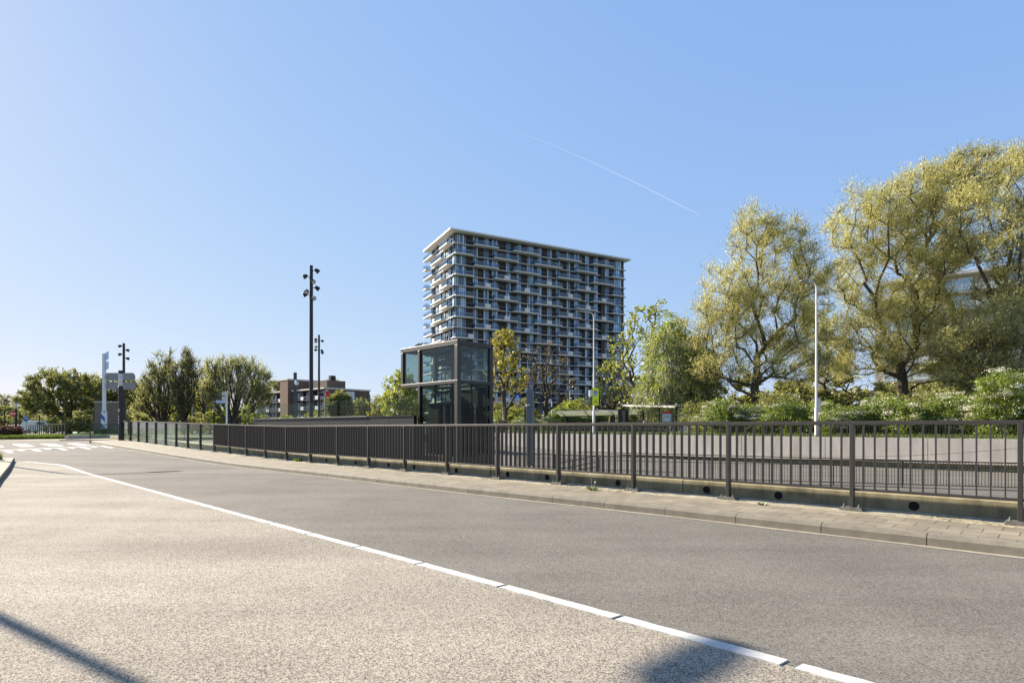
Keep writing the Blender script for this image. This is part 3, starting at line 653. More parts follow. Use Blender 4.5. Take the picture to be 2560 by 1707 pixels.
# box markings on the far carriageway
mb = MB()
for (x0, y0, x1, y1, w_) in ((186, 1078, 189, 1086, .25), (186, 1078, 296, 1078, .25), (214, 1081.5, 230, 1081.5, .18)):
    def gp(x, y): YY = F * (CZ - .43) / (y - HY); return Vector((X(x, YY), YY, .432))
    a, b = gp(x0, y0), gp(x1, y1); d = (b - a).normalized(); q = Vector((-d.y, d.x, 0)) * w_ * 2
    mb.add([a - q, b - q, b + q, a + q], [(0, 1, 2, 3)])
struct(mb, 'bay_marking', M['paint'])
mb = MB()
pts = [gp(150, 1093), gp(300, 1093), gp(700, 1088), gp(700, 1074.5), gp(150, 1074.5)]
mb.add([p - EZ * .005 for p in pts], [tuple(range(5))]); struct(mb, 'far_carriageway', M['asphalt_low'])

# ------------------------------------------------------------------ spotlight masts
def spot(p, side, az, tilt, parent):
    mb = MB(); p = Vector(p); o = Vector((math.cos(az), math.sin(az), 0)) * side
    mb.tube([p, p + o * .16], .025, 6)
    c = p + o * .30; d = Vector((math.cos(az + .4) * side, math.sin(az + .4) * side, -tilt)).normalized()
    mb.tube([c - d * .16, c - d * .08, c + d * .06, c + d * .15, c + d * .17], [.07, .125, .145, .16, .14], 12)
    o_ = mb.build('spotlight', M['darkmetal'], parent, smooth=True)
    m2 = MB(); m2.tube([c + d * .171, c + d * .176], [.125, .12], 12); m2.build('lens', M['lens'], o_)
def mast(xp, Y, ytop, zb, label, heads):
    H = Z(ytop, Y) - zb; r = empty('spotlight_mast', (X(xp, Y), Y, zb), 0, label, 'lighting mast', 'spotlight masts')
    mb = MB(); mb.tube([(0, 0, 0), (0, 0, H * .55), (0, 0, H)], [.145, .13, .12], 12); mb.build('pole', M['darkmetal'], r, smooth=True)
    mb = MB(); mb.lathe((0, 0, 0), [(.24, 0), (.24, .04), (.17, .06)], 12); mb.build('base', M['darkmetal'], r)
    for dz, sd_, az, ti in heads: spot((sd_ * .1, 0, H - dz), sd_, az, ti, r)
    return r
h1 = [(.35, 1, 0, .7), (.75, -1, .1, .6), (1.15, 1, -1.2, .7), (1.55, 1, .1, .7), (1.85, -1, 1.2, .8), (2.0, -1, 0, .5), (2.3, 1, -1.1, .5)]
mast(778, 39.5, 664, .4, 'tallest dark mast with seven spotlights standing behind the black parapet', h1)
mast(797.5, 70, 837, .4, 'second tall dark spotlight mast just right of the tallest one', [(.55, -1, 0, .6), (.75, 1, 0, .6), (.85, -1, .9, .6), (1.5, -1, 1, .6), (1.85, -1, 0, .6), (1.9, 1, 1, .6), (2.2, 1, 0, .6)])
mast(309.5, 62, 858, .4, 'dark spotlight mast at left behind the grey direction boards', [(.3, -1, 0, .3), (.75, 1, 0, .3), (1.2, -1, 0, .3), (1.65, 1, 0, .3)])
def light_column(xp, Y, ytop, zb, label, r0=.125, group='light columns with glass tops'):
    H = Z(ytop, Y) - zb; r = empty('light_column', (X(xp, Y), Y, zb), 0, label, 'light column', group)
    mb = MB(); mb.lathe((0, 0, 0), [(r0, 0), (r0, H * .775), (r0 * .9, H * .778)], 16); mb.build('pole', M['darkmetal'], r, smooth=True)
    mb = MB(); mb.lathe((0, 0, 0), [(r0 * .96, H * .78), (r0 * .96, H * .955)], 16); mb.build('lamp_glass', M['lens'], r, smooth=True)
    mb = MB(); mb.lathe((0, 0, 0), [(r0, H * .957), (r0, H)], 16); mb.build('cap', M['darkmetal'], r, smooth=True)
    return r
lc = light_column(301.7, 34.9, 926, .50, 'dark light column with glass top and old sticker remains, in front of grey boards')
rs = random.Random(4); mb = MB()
for i in range(14):
    zz = 1.0 + rs.random() * .95; an = -1.9 + rs.uniform(-.5, .5); w_ = rs.uniform(.015, .04)
    c = Vector((math.cos(an) * .127, math.sin(an) * .127, zz)); tdir = Vector((-math.sin(an), math.cos(an), 0))
    mb.obox(c, tdir, Vector((math.cos(an), math.sin(an), 0)), EZ, w_, .002, w_ * rs.uniform(.5, 1.2))
mb.build('sticker', M['offwhite'], lc)
light_column(40, 66, 1002, .42, 'dark light column behind the red no entry sign at far left')
light_column(534.5, 80, 1014, .42, 'small distant light column before the willow trees left of the white signpost', r0=.11)
# camera column near the brick flats
H = Z(931, 58) - .4; r = empty('camera_column', (X(738, 58), 58, .4), 0, 'blue grey square column with white dome camera before the brick flats', 'camera mast')
mb = MB(); mb.box(-.13, .13, -.13, .13, 0, H); mb.build('pole', mat('column_bluegrey', (.05, .062, .07), .5), r, bevel=.01)
mb = MB(); mb.tube([(0, -.13, H - .95), (.22, -.3, H - .9)], .03, 6); mb.lathe((.3, -.35, H - 1.35), [(.04, 0), (.15, .06), (.19, .17), (.19, .3), (.08, .38)], 14)
mb.box(.02, .2, -.3, -.13, H - 1.1, H - .75); mb.build('dome_camera', M['white'], r, smooth=True)

# ------------------------------------------------------------------ road lamps
def lamp(xp, Y, ytop, zb, label, arms=((-1, 0),), al=.95, group='grey road lamps', r0=.075, loc=None, H=None, box=False, mtl='lamp_white'):
    if H is None: H = Z(ytop, Y) - zb
    loc = loc or (X(xp, Y), Y, zb)
    r = empty('street_lamp', loc, 0, label, 'street lamp', group)
    mb = MB(); mb.tube([(0, 0, 0), (0, 0, 1.9), (0, 0, 1.95), (0, 0, H * .5), (0, 0, H * .505), (0, 0, H - .55)], [r0 * 1.45, r0 * 1.4, r0, r0 * .95, r0 * .78, r0 * .62], 12); mb.build('pole', M[mtl], r, smooth=True)
    for ax, ay in arms:
        d = Vector((ax, ay, 0)); L_ = d.length * al; d.normalize(); mb = MB()
        pts = [(0, 0, H - .56)] + [tuple(d * (L_ * .45 * (1 - math.cos(t))) + EZ * (H - .55 + .45 * math.sin(t))) for t in (0.01, .4, .8, 1.2, 1.5)] + [tuple(d * L_ + EZ * (H - .06))]
        mb.tube(pts, r0 * .6, 8); mb.build('arm', M[mtl], r, smooth=True)
        mb = MB(); e = d * L_ + EZ * (H - .05); q = Vector((-d.y, d.x, 0)); Lh = min(.8, .35 + L_ * .3)
        v = [];
        for t, wd_, th in ((-.1, .05, .05), (.05, .125, .10), (.6, .14, .09), (1, .125, .04)):
            for sy, sz in ((-1, -.5), (1, -.5), (.8, .5), (-.8, .5)): v.append(e + d * (t * Lh) + q * wd_ * sy + EZ * th * sz)
        mb.add(v, [(0, 1, 2, 3), (15, 14, 13, 12)] + [(i * 4 + j, i * 4 + (j + 1) % 4, i * 4 + 4 + (j + 1) % 4, i * 4 + 4 + j) for i in range(3) for j in range(4)])
        mb.build('lamp_head', M['steel'] if mtl != 'lamp_white' else M['greyboard'], r, bevel=.01)
    if box:
        mb = MB(); mb.box(.04, .22, -.09, .09, 1.7, 2.5); mb.build('service_box', M[mtl], r, bevel=.015)
    return r
lamp(2041, 36.2, 702, .66, 'tall grey lamp post in front of the big willows, arm pointing left', arms=((-.62, -.1),), box=True)
lamp(1484.5, 48.3, 778, .80, 'tall grey lamp post before the tower carrying the yellow crossing sign', arms=((-.95, -.1),))
lamp(0, 0, 0, 0, 'tall grey lamp post just left of the frame on the traffic island near the camera', arms=((1.04, .96),), al=1.0, loc=(-12.41, 9.43, .12), H=7.66, mtl='steel')
lamp(0, 0, 0, 0, 'tall grey lamp post on the traffic island left of the frame, farther one', arms=((1.04, 1.08),), al=1.0, loc=(-23.3, 22.45, .33), H=7.5, mtl='steel')
lamp(1424.5, 93, 945, .6, 'distant lamp post with two arms in front of the tower foot', arms=((-1.1, 0), (1.1, 0)), mtl='lamp_white')
lamp(407.9, 92, 951, .42, 'lamp post in front of the slender dark stemmed tree left of centre', arms=((1.6, 0),), mtl='lamp_white')
lamp(480.6, 86, 936, .42, 'lamp post with longer arm between the dark poplars and the willows', arms=((1.8, 0),), mtl='lamp_white')
lamp(111.5, 128, 1006, .42, 'two armed lamp post in front of the broad tree, leftmost', arms=((-1, 0), (1.1, 0)))
lamp(124, 134, 1012, .42, 'two armed lamp post right beside the leftmost two armed one', arms=((-1, 0), (1.0, 0)))
lamp(158, 120, 994, .42, 'lamp post before the trunk of the broad tree', arms=((1.3, 0),))
lamp(229.8, 108, 985, .42, 'two armed lamp post just left of the striped sign pole', arms=((-1.2, 0), (1.2, 0)))
lamp(322.8, 100, 985, .42, 'thin lamp post just right of the grey direction boards', arms=((.6, 0),))

# ------------------------------------------------------------------ signs
FX, FY = Vector((1, 0, 0)), Vector((0, 0, 1)); BK = Vector((0, 1, 0))
def plate(mb, poly, c, th=.02, mi=0): mb.prism(poly, c, FX, FY, BK, th, mi)
def rect(w_, h): return [(-w_ / 2, -h / 2), (w_ / 2, -h / 2), (w_ / 2, h / 2), (-w_ / 2, h / 2)]
def disc(r, k=24, sx=1): return [(r * math.cos(2 * math.pi * i / k) * sx, r * math.sin(2 * math.pi * i / k)) for i in range(k)]
def walker(mb, c, s, mi):                             # walking pedestrian glyph on a zebra, s = sign size
    c = Vector(c)
    plate(mb, [(x * s, y * s) for x, y in [(.0 + .055 * math.cos(t * .785), .225 + .055 * math.sin(t * .785)) for t in range(8)]], c, .003, mi)
    for poly in ([(-.05, .15), (.05, .15), (.06, -.02), (-.05, -.02)], [(-.05, -.02), (.01, -.02), (-.08, -.24), (-.14, -.24)], [(0, -.02), (.06, -.02), (.13, -.24), (.07, -.24)],
                 [(-.05, .15), (-.03, .09), (-.12, -.01), (-.15, .02)], [(.05, .15), (.03, .09), (.11, -.01), (.14, .02)]):
        plate(mb, [(x * s, y * s) for x, y in poly], c, .003, mi)
def crossing_plate(root, c, s):
    c = Vector(c); mb = MB(); plate(mb, rect(s, s), c, .02, 0)
    plate(mb, [(-.40 * s, -.38 * s), (.40 * s, -.38 * s), (0, .42 * s)], c - BK * .004, .003, 1)
    walker(mb, c - BK * .009 - FY * .08 * s, s * .8, 2)
    return mb.build('crossing_sign', [M['blue'], M['white'], M['signblack']], root)
def pole(root, H, r=.035, m='steel'):
    mb = MB(); mb.tube([(0, 0, 0), (0, 0, H)], r, 10); return mb.build('pole', M[m], root, smooth=True)
Yp = 60.0; r = empty('road_sign', (X(1294, Yp), Yp, .8), 0, 'blue pedestrian crossing sign above a red and white give way triangle', 'road sign')
pole(r, Z(986, Yp) - .8, .045); crossing_plate(r, (0, -.06, Z(993.9, Yp) - .8), .67)
mb = MB(); c = Vector((0, -.06, Z(1009.5, Yp) - .8)); s = .64
plate(mb, [(-s / 2, s * .42), (s / 2, s * .42), (0, -s * .48)], c, .02, 0); plate(mb, [(-s * .33, s * .32), (s * .33, s * .32), (0, -s * .27)], c - BK * .004, .003, 1); mb.build('give_way_sign', [M['red'], M['white']], r)
# yellow-green board on the lamp post
Yp = 48.1; c = P(1489.2, 991.3, Yp); w_ = 15.2 / F * Yp; h_ = 43.5 / F * Yp
r = empty('warning_board', c, 0, 'fluorescent yellow board with crossing and warning triangle on the grey lamp post', 'road sign')
mb = MB(); plate(mb, rect(w_, h_), (0, 0, 0), .02); mb.build('board', M['yellow'], r)
mb = MB()
for sx in (-1, 1):
    for sz in (-1, 1): plate(mb, disc(.028, 10), (sx * w_ * .42, -.004, sz * h_ * .465), .003)
mb.build('lamp', M['signblack'], r)
mb = MB(); c1 = Vector((0, -.004, h_ * .2)); plate(mb, rect(.27, .40), c1, .003, 0); plate(mb, [(-.10, -.13), (.10, -.13), (0, .14)], c1 - BK * .004, .003, 1); walker(mb, c1 - BK * .008 - FY * .02, .26, 2)
mb.build('crossing_sign', [M['blue'], M['white'], M['signblack']], r)
mb = MB(); c1 = Vector((0, -.004, -h_ * .26)); plate(mb, [(-.17, -.15), (.17, -.15), (0, .18)], c1, .003, 0); plate(mb, [(-.105, -.11), (.105, -.11), (0, .10)], c1 - BK * .004, .003, 1); walker(mb, c1 - BK * .008 - FY * .03, .2, 2)
mb.build('warning_sign', [M['red'], M['yellow'], M['signblack']], r)
mb = MB(); c = P(1476.5, 983, 48.25); wq = 8 / F * 48; hq = 16 / F * 48
mb.obox(c, FX, BK, FY, wq / 2, .12, hq / 2); tag(mb.build('cabinet', M['white'], bevel=.02), 'small white box mounted on the lamp post beside the yellow board', 'cabinet')
# small blue round sign and small crossing sign
Yp = 70; r = empty('road_sign', (X(1360.5, Yp), Yp, .8), 0, 'small round blue sign with white arrows on thin pole before the tower foot', 'road sign')
pole(r, Z(1027, Yp) - .8, .03); mb = MB(); c = Vector((0, -.05, Z(1030.5, Yp) - .8)); plate(mb, disc(.27), c, .02, 0)
for k in range(3):
    a0 = k * 2.094 + .3; pl = [(.17 * math.cos(a0 + t * .25), .17 * math.sin(a0 + t * .25)) for t in range(6)] + [(.12 * math.cos(a0 + t * .25), .12 * math.sin(a0 + t * .25)) for t in range(5, -1, -1)]
    plate(mb, pl, c - BK * .004, .003, 1)
mb.build('disc', [M['blue'], M['white']], r)
Yp = 78; r = empty('road_sign', (X(1243, Yp), Yp, .7), 0, 'small blue pedestrian crossing sign low beside the lift, right of its frame', 'road sign'); pole(r, Z(1029, Yp) - .7, .03); crossing_plate(r, (0, -.05, Z(1033, Yp) - .7), .55)
Yp = 90; r = empty('road_sign', (X(669, Yp), Yp, .4), 0, 'distant blue pedestrian crossing sign below a white number plate by the brick flats', 'road sign'); pole(r, Z(1016, Yp) - .4, .03); crossing_plate(r, (0, -.05, Z(1041, Yp) - .4), .62)
mb = MB(); c = Vector((0, -.05, Z(1019.5, Yp) - .4)); plate(mb, rect(.55, .45), c, .02, 0)
for x0, segs in ((-.17, [(.05, 0, .03, .16)]), (.08, [(0, 0, .03, .16), (.05, .145, .08, .015), (.05, 0, .08, .015), (.05, -.145, .08, .015)])):
    for (dx, dz, hw, hh) in segs: plate(mb, rect(hw * 2, hh * 2), c + Vector((x0 + dx, -.004, dz)), .003, 1)
mb.build('number_plate', [M['white'], M['signblack']], r)
# white pole with small flag board
Yp = 66; r = empty('stop_pole', (X(1379.7, Yp), Yp, .8), 0, 'slim white stop pole with small flag board left of the bus shelter', 'stop pole'); pole(r, Z(1003.5, Yp) - .8, .06, 'white')
mb = MB(); plate(mb, [(0, -.12), (1.0, -.12), (1.0, .12), (0, .12)], (.06, -.02, Z(1005.5, Yp) - .8), .04); mb.build('flag_board', M['greyboard'], r)
for xp, yt, lb in ((1262, 1016, 'slim brown post left of the give way sign, before the yellow leaved tree'), (1312.6, 1012, 'slim brown post left beside the grey monolith')):
    mb = MB(); mb.tube([(X(xp, 60), 60, .8), (X(xp, 60), 60, Z(yt, 60))], .10, 8); tag(mb.build('post', M['bark'], smooth=True), lb, 'post')
# grey monolith with rounded top and a chain round it
Yp = 34.0; r = empty('monolith', (X(1325.5, Yp), Yp, -1.05), math.radians(-18), 'tall blue grey monolith with rounded top rising from the sunken road', 'monolith')
H = Z(971, Yp) + 1.05; hw = .19
mb = MB(); pl = [(-hw, 0), (hw, 0)] + [(hw * math.cos(t * math.pi / 10), H - hw + hw * math.sin(t * math.pi / 10)) for t in range(11)]
mb.prism(pl, (0, -.17, 0), FX, FY, BK, .34); mb.build('body', M['monolith'], r, bevel=.008)
mb = MB(); k = 26; zch = Z(1014, Yp) + 1.05
for i in range(k):
    t = 2 * math.pi * i / k; p = Vector((.255 * math.cos(t), .235 * math.sin(t), zch + .03 * math.sin(3 * t)))
    mb.tube([p - EZ * .03, p, p + EZ * .03], [.012, .032, .012], 6)
for i in range(6): mb.tube([(-.27 - i * .07, -.12, zch - .02 - i * .02), (-.31 - i * .07, -.12, zch + .03 - i * .02)], [.03, .02], 6)
mb.build('chain', M['greyboard'], r, smooth=True)

# striped sign pole with grey direction boards
Yp = 55.0; zb = .45; r = empty('sign_pole', (X(260.5, Yp), Yp, zb), 0, 'white pole with blue stripes and black foot carrying two grey arrow boards', 'sign pole')
H = Z(883.5, Yp) - zb; hw = .15
def zy(y): return Z(y, Yp) - zb
mb = MB(); mb.box(-hw * .8, hw * .8, -.12, .12, zy(1028), H); mb.build('mast', M['white'], r, bevel=.01)
mb = MB(); z0, z1 = zy(1071), zy(1028); hw2 = .185; k = 6; sh = .42
mb.box(-hw2, hw2, -.15, .15, z0, z1, 0)
for i in range(4):
    a = z0 - .35 + i * .93
    if i % 1 == 0:
        pl = [(-hw2, a + sh), (hw2, a), (hw2, a + .46), (-hw2, a + .46 + sh)]
        pl = [(x, min(max(zz, z0), z1)) for x, zz in pl]
        if max(p[1] for p in pl) - min(p[1] for p in pl) > .1: mb.prism(pl, (0, -.153, 0), FX, FY, BK, .003, 1)
mb.build('stripe_sleeve', [M['white'], M['blue']], r)
mb = MB(); mb.box(-.17, .17, -.15, .15, .06, z0); mb.box(-.26, .26, -.26, .26, 0, .06); mb.build('foot', M['black'], r, bevel=.01)
for ya, yb, k in ((932, 951, 0), (955.5, 973.5, 1)):
    x0, x1 = X(266, Yp) - X(260.5, Yp), X(338, Yp) - X(260.5, Yp); a, b = zy(yb), zy(ya)
    pl = [(x0, a), (x1 - .12, a), (x1, a + .15), (x1, b - .25), (x1 - .2, b), (x0, b)] if k == 0 else [(x0, a), (x1 - .15, a), (x1, a + .2), (x1, b - .12), (x1 - .12, b), (x0, b)]
    mb = MB(); mb.prism(pl, (0, -.04, 0), FX, FY, BK, .06); mb.bar((0, -.08, (a + b) / 2), (x0 + .2, -.08, (a + b) / 2), .05, .1); mb.build('arrow_board', M['greyboard'], r)
for ya, yb in ((879.5, 901), (903.5, 925)):
    mb = MB(); d = Vector((.85, -.53, 0)).normalized(); a, b = zy(yb), zy(ya); w_ = .58
    mb.prism([(0, a), (w_, a + .12), (w_, b), (0, b - .1)], (.14, -.05, 0), d, FY, Vector((.53, .85, 0)), .05); mb.build('side_board', M['paleblue'], r)
# no entry sign + blue arrow signs
Yp = 63; r = empty('road_sign', (X(40, Yp), Yp - .35, .42), 0, 'round red no entry sign with white bar in front of the dark light column', 'road sign'); pole(r, Z(1034, Yp) - .42, .04)
mb = MB(); c = Vector((0, -.06, Z(1034, Yp) - .42)); plate(mb, disc(.34), c, .02, 0); plate(mb, rect(.52, .12), c - BK * .004, .003, 1); mb.build('disc', [M['red'], M['white']], r)
Yp = 64; r = empty('road_sign', (X(65.5, Yp), Yp, .42), 0, 'round blue sign with white stroke left of the broad tree', 'road sign'); pole(r, Z(1047, Yp) - .42, .04)
mb = MB(); c = Vector((0, -.06, Z(1046.5, Yp) - .42)); plate(mb, disc(.31), c, .02, 0); mb.prism([(-.18, .06), (.12, .06), (.12, .12), (-.18, .12)], c - BK * .004, FX, FY, BK, .003, 1)
mb.prism([(.10, .12), (.05, .05), (.18, -.06), (.22, 0)], c - BK * .005, FX, FY, BK, .003, 1); mb.build('disc', [M['blue'], M['white']], r)
Yp = 105; r = empty('road_sign', (X(90.5, Yp), Yp, .42), 0, 'distant blue grey direction board hanging before the broad tree', 'road sign'); pole(r, Z(1020, Yp) - .42, .06)
mb = MB(); plate(mb, [(-.55, -.35), (.45, -.35), (.45, .35), (-.25, .35)], (0, -.08, Z(1024, Yp) - .42), .03); mb.build('board', M['paleblue'], r)
for xp, yt, yb_, lb in ((11.5, 1024, 1066, 'thin dark post at the far left edge'), (49.5, 1030, 1076, 'dark post just right of the no entry sign'), (98.5, 1038, 1060, 'short dark post left of the two armed lamps'), (157.5, 1046, 1068, 'short grey post under the broad tree')):
    mb = MB(); mb.tube([(X(xp, 70), 70, .42), (X(xp, 70), 70, Z(yt, 70))], .06, 8); tag(mb.build('post', M['darkmetal'], smooth=True), lb, 'post')
# white signpost near willows
Yp = 60; r = empty('signpost', (X(567, Yp), Yp, .42), 0, 'white signpost with two grey plates and a blue white arrow sign before the willow', 'signpost')
pole(r, Z(979, Yp) - .42, .085, 'white'); zq = lambda y: Z(y, Yp) - .42
mb = MB(); x0 = X(556.5, Yp) - X(567, Yp)
mb.prism([(x0, zq(987.5)), (.07, zq(987.5)), (.07, zq(979.5)), (x0, zq(979.5))], (0, -.11, 0), FX, FY, BK, .02); mb.build('plate', M['offwhite'], r)
mb = MB(); mb.prism([(x0, zq(999.5)), (.07, zq(999.5)), (.07, zq(990)), (x0, zq(990))], (0, -.11, 0), FX, FY, BK, .02); mb.build('plate', M['offwhite'], r)
x1 = X(537, Yp) - X(567, Yp); a, b = zq(1008), zq(999.8)
mb = MB(); mb.prism([(x1 + .12, a), (-.08, a), (-.08, b), (x1 + .12, b), (x1, (a + b) / 2)], (0, -.12, 0), FX, FY, BK, .03, 0)
mb.prism([(x1 + .22, a + .04), (-.1, a + .04), (-.1, b - .04), (x1 + .22, b - .04)], (0, -.124, 0), FX, FY, BK, .003, 1)
for i, (xa, xb) in enumerate(((x1 + .30, -.25), (x1 + .30, -.45))):
    zz = b - .12 - i * .11; mb.prism([(xa, zz - .02), (xb, zz - .02), (xb, zz + .02), (xa, zz + .02)], (0, -.127, 0), FX, FY, BK, .002, 0)
mb.build('arrow_board', [M['blue'], M['white']], r)
# departures display with red head
Yp = 62; r = empty('display_sign', (X(813.5, Yp), Yp, .42), 0, 'dark departures display with red end on grey pole before the brick flats', 'display sign')
pole(r, Z(992, Yp) - .42, .10, 'greyboard'); zq = lambda y: Z(y, Yp) - .42; xl, xm, xr = (X(q, Yp) - X(813.5, Yp) for q in (796.5, 813.8, 824.5))
mb = MB(); mb.box(xl, xm - .01, -.2, .0, zq(990.5), zq(981)); mb.build('screen_case', M['greyboard'], r); mb = MB(); mb.box(xl + .04, xm - .15, -.206, -.203, zq(989.5), zq(982)); mb.build('screen', M['signblack'], r)
mb = MB(); mb.box(xm, xr, -.25, .05, zq(991), zq(977.5)); mb.build('red_head', M['red'], r); mb = MB(); mb.box(xm + .04, xm + .12, -.256, -.252, zq(989.5), zq(983)); mb.box(xm + .05, xm + .3, -.2, 0, zq(977.4), zq(974.5)); mb.build('emblem', M['white'], r)

# ------------------------------------------------------------------ bus shelters
def shelter(name, x0, x1, Y0, Y1, yr0, yr1, nposts, label, posts_px, drop=.35, panel=None, caps=False, rd=1.6):
    a = P(x0, yr0, Y0); b = P(x1, yr1, Y1); zb = .78
    r = empty(name, (a.x, a.y, zb), 0, label, 'bus shelter'); B = Vector((b.x - a.x, b.y - a.y, b.z - a.z)); za = a.z - zb
    d = Vector((B.x, B.y, 0)).normalized(); q = Vector((-d.y, d.x, 0))
    if q.y < 0: q = -q
    L_ = Vector((B.x, B.y, 0)).length
    def pt(t, off, dz): return d * (L_ * t) + q * off + EZ * (za + B.z * t + dz)
    prof = [(0, 0), (.35 * rd, -.03), (.65 * rd, -.14), (.85 * rd, -.28), (rd, -.46)] if not caps else [(0, 0), (.3 * rd, .13), (.6 * rd, .16), (rd, .05)]
    v = []; f = []; k = len(prof); ms = 12
    for i in range(ms + 1):
        for o_, dz in prof: v.append(pt(i / ms, o_, dz))
    for i in range(ms):
        for j in range(k - 1): f.append((i * k + j, i * k + j + 1, (i + 1) * k + j + 1, (i + 1) * k + j))
    mb = MB(); mb.add(v, f); o = mb.build('roof', M['roof_glass'], r); so = o.modifiers.new('thickness', 'SOLIDIFY'); so.thickness = .015
    mb = MB(); mb.bar(pt(0, -.02, 0), pt(1, -.02, 0), .08, .17); mb.build('front_gutter', M['offwhite'], r)
    mb = MB(); mb.bar(pt(0.02, rd, prof[-1][1]), pt(1, rd, prof[-1][1]), .08, .12); mb.build('rear_beam', M['black'], r)
    for xp in posts_px:
        aa = (xp - CX) / F; A0 = Vector((a.x, a.y)) + Vector((q.x, q.y)) * (rd if not caps else rd * .5); t = (aa * A0.y - A0.x) / (d.x - aa * d.y)
        tt = t / L_; off = rd if not caps else rd * .5
        mb = MB(); base = d * t + q * off
        mb.tube([base, base + EZ * (za + B.z * tt + (prof[-1][1] if not caps else .1))], .085, 8)
        mb.build('post', M['black'], r, smooth=True)
        mb = MB()
        for (o0, z0), (o1, z1) in zip(prof, prof[1:]): mb.bar(pt(tt, o0, z0 - .05), pt(tt, o1, z1 - .05), .06, .07)
        mb.build('roof_rib', M['black'], r)
        if caps:
            mb = MB(); mb.lathe(base + EZ * (za + B.z * tt + .12), [(.05, 0), (.09, .05), (.11, .12), (.07, .2), (.02, .23)], 10); mb.build('ball_cap', M['offwhite'], r, smooth=True)
    mb = MB(); mb.bar(pt(0.05, rd, -za + .5), pt(.95, rd, -za + .5), .3, .05); mb.build('bench', M['greyboard'], r)
    return r
shelter('bus_shelter', 1382, 1650, 66, 58, 1030, 1023.5, 5, 'long low bus shelter with curved glass roof, behind the near railing', [1414, 1472, 1536, 1604])
shelter('bus_shelter', 1556, 1688, 57, 52, 1013.5, 1016.5, 4, 'taller bus shelter with ball topped posts and timetable panel, farther right', [1569.5, 1607, 1648, 1690.5], caps=True)
Yp = 52.4; mb0 = empty('timetable_panel', (X(1667, Yp), Yp, .78), 0, 'white timetable panel with red header under the taller shelter', 'panel')
w_ = 23 / F * Yp; z0, z1 = Z(1054, Yp) - .78, Z(1028, Yp) - .78
mb = MB(); mb.box(-w_ / 2, w_ / 2, 0, .06, z0, z1 - .22); mb.build('sheet', M['lens'], mb0)
mb = MB(); mb.box(-w_ / 2 - .003, w_ / 2 + .003, -.003, .063, z1 - .215, z1); mb.build('header', M['red'], mb0)
mb = MB(); mb.tube([(-w_ / 2 - .03, .03, 0), (-w_ / 2 - .03, .03, z1)], .03, 6); mb.tube([(w_ / 2 + .03, .03, 0), (w_ / 2 + .03, .03, z1)], .03, 6); mb.build('leg', M['black'], mb0)
mb = MB(); mb.box(-.2, .25, -.006, -.003, z0 + .05, z0 + .3); mb.build('notice', M['white'], mb0)
Yp = 50; r = empty('poster_case', (X(1557.5, Yp), Yp, .78), 0, 'dark poster case with brown trunk picture at the shelter end', 'poster case')
zt_ = Z(1023, Yp) - .78; mb = MB(); mb.box(-.45, -.27, -.1, .1, 0, zt_); mb.box(-.26, .45, .05, .1, .3, zt_ - .02); mb.box(.40, .46, -.1, .04, 0, zt_ - .02); mb.build('case', M['black'], r)
mb = MB(); mb.prism([(-.05, .4), (.2, .4), (.17, 1.3), (.22, zt_ - .1), (-.1, zt_ - .1), (-.02, 1.2)], (0, .04, 0), FX, FY, BK, .008); mb.build('poster', mat('trunk_poster', (.16, .10, .06), .6, var=.5, scale=6), r)
# ------------------------------------------------------------------ residential tower
tw = empty('apartment_tower', (-16.2, 160, .6), math.atan2(.4625, .887), 'tall apartment tower with white slab edges, alternating glass balconies and dark walls', 'apartment tower')
TL, TD, PI_, ZT, NF = 60.0, 19.6, 2.95, 52.7, 18
def tx(cx):                                             # crop column -> metres along the long face
    a = (1040 + cx / 3.92 - CX) / F; return (a * 160 + 16.2) / (.887 - .4625 * a)
mb = MB(); mb.box(.1, TL - .1, .1, TD, 0, 55.6); mb.build('wall', M['twr_wall'], tw)
zs = [ZT - k * PI_ for k in range(NF)]                 # slab levels
for k, z in enumerate(zs):
    mb = MB(); mb.box(-.6, TL + .5, -.6, TD + .3, z - .11, z + .07); mb.build('floor_slab', M['twr_slab'], tw, bevel=.02)
mb = MB(); mb.box(-2.1, TL + 1.2, -2.1, TD + 1.5, 55.7, 56.15); mb.build('roof_slab', M['twr_slab'], tw, bevel=.03)
mb = MB(); mb.box(14, 24, 5, 14, 56.26, 57.0); mb.box(40, 45, 6, 12, 56.26, 57.2); mb.build('roof_plant', M['twr_frame'], tw)
for a, b in ((655, 790), (940, 1175), (1365, 1590), (1700, 1815)):
    x0, x1 = tx(a), tx(b); q = 8; mb = MB()
    for i in range(q): xx = x0 + (x1 - x0) * i / q; mb.box(xx, xx + (x1 - x0) / q * .45, -1.9, -.9, 55.66, 55.699)
    mb.build('soffit_louvre', M['white'], tw)
for y0 in (1.5, 13):
    mb = MB()
    for i in range(5): mb.box(-1.8, -1.0, y0 + i * .8, y0 + .4 + i * .8, 55.66, 55.699)
    mb.build('soffit_louvre', M['white'], tw)
WR = [(378, 490, 6), (556, 607, 3), (661, 713, 3), (742, 800, 3), (880, 928, 3), (985, 1030, 2), (1085, 1150, 4), (1188, 1230, 2), (1282, 1330, 3), (1368, 1412, 3), (1475, 1512, 2), (1548, 1600, 3), (1655, 1697, 2), (1742, 1782, 2), (1850, 1890, 2), (1938, 2012, 4)]
WL = [(.3, 1.6, 1), (2.6, 5.0, 2), (7.2, 9.4, 2), (10.6, 12.2, 1), (13.6, 15.8, 2), (17.4, 19.3, 2)]
rw = random.Random(11); wins = []
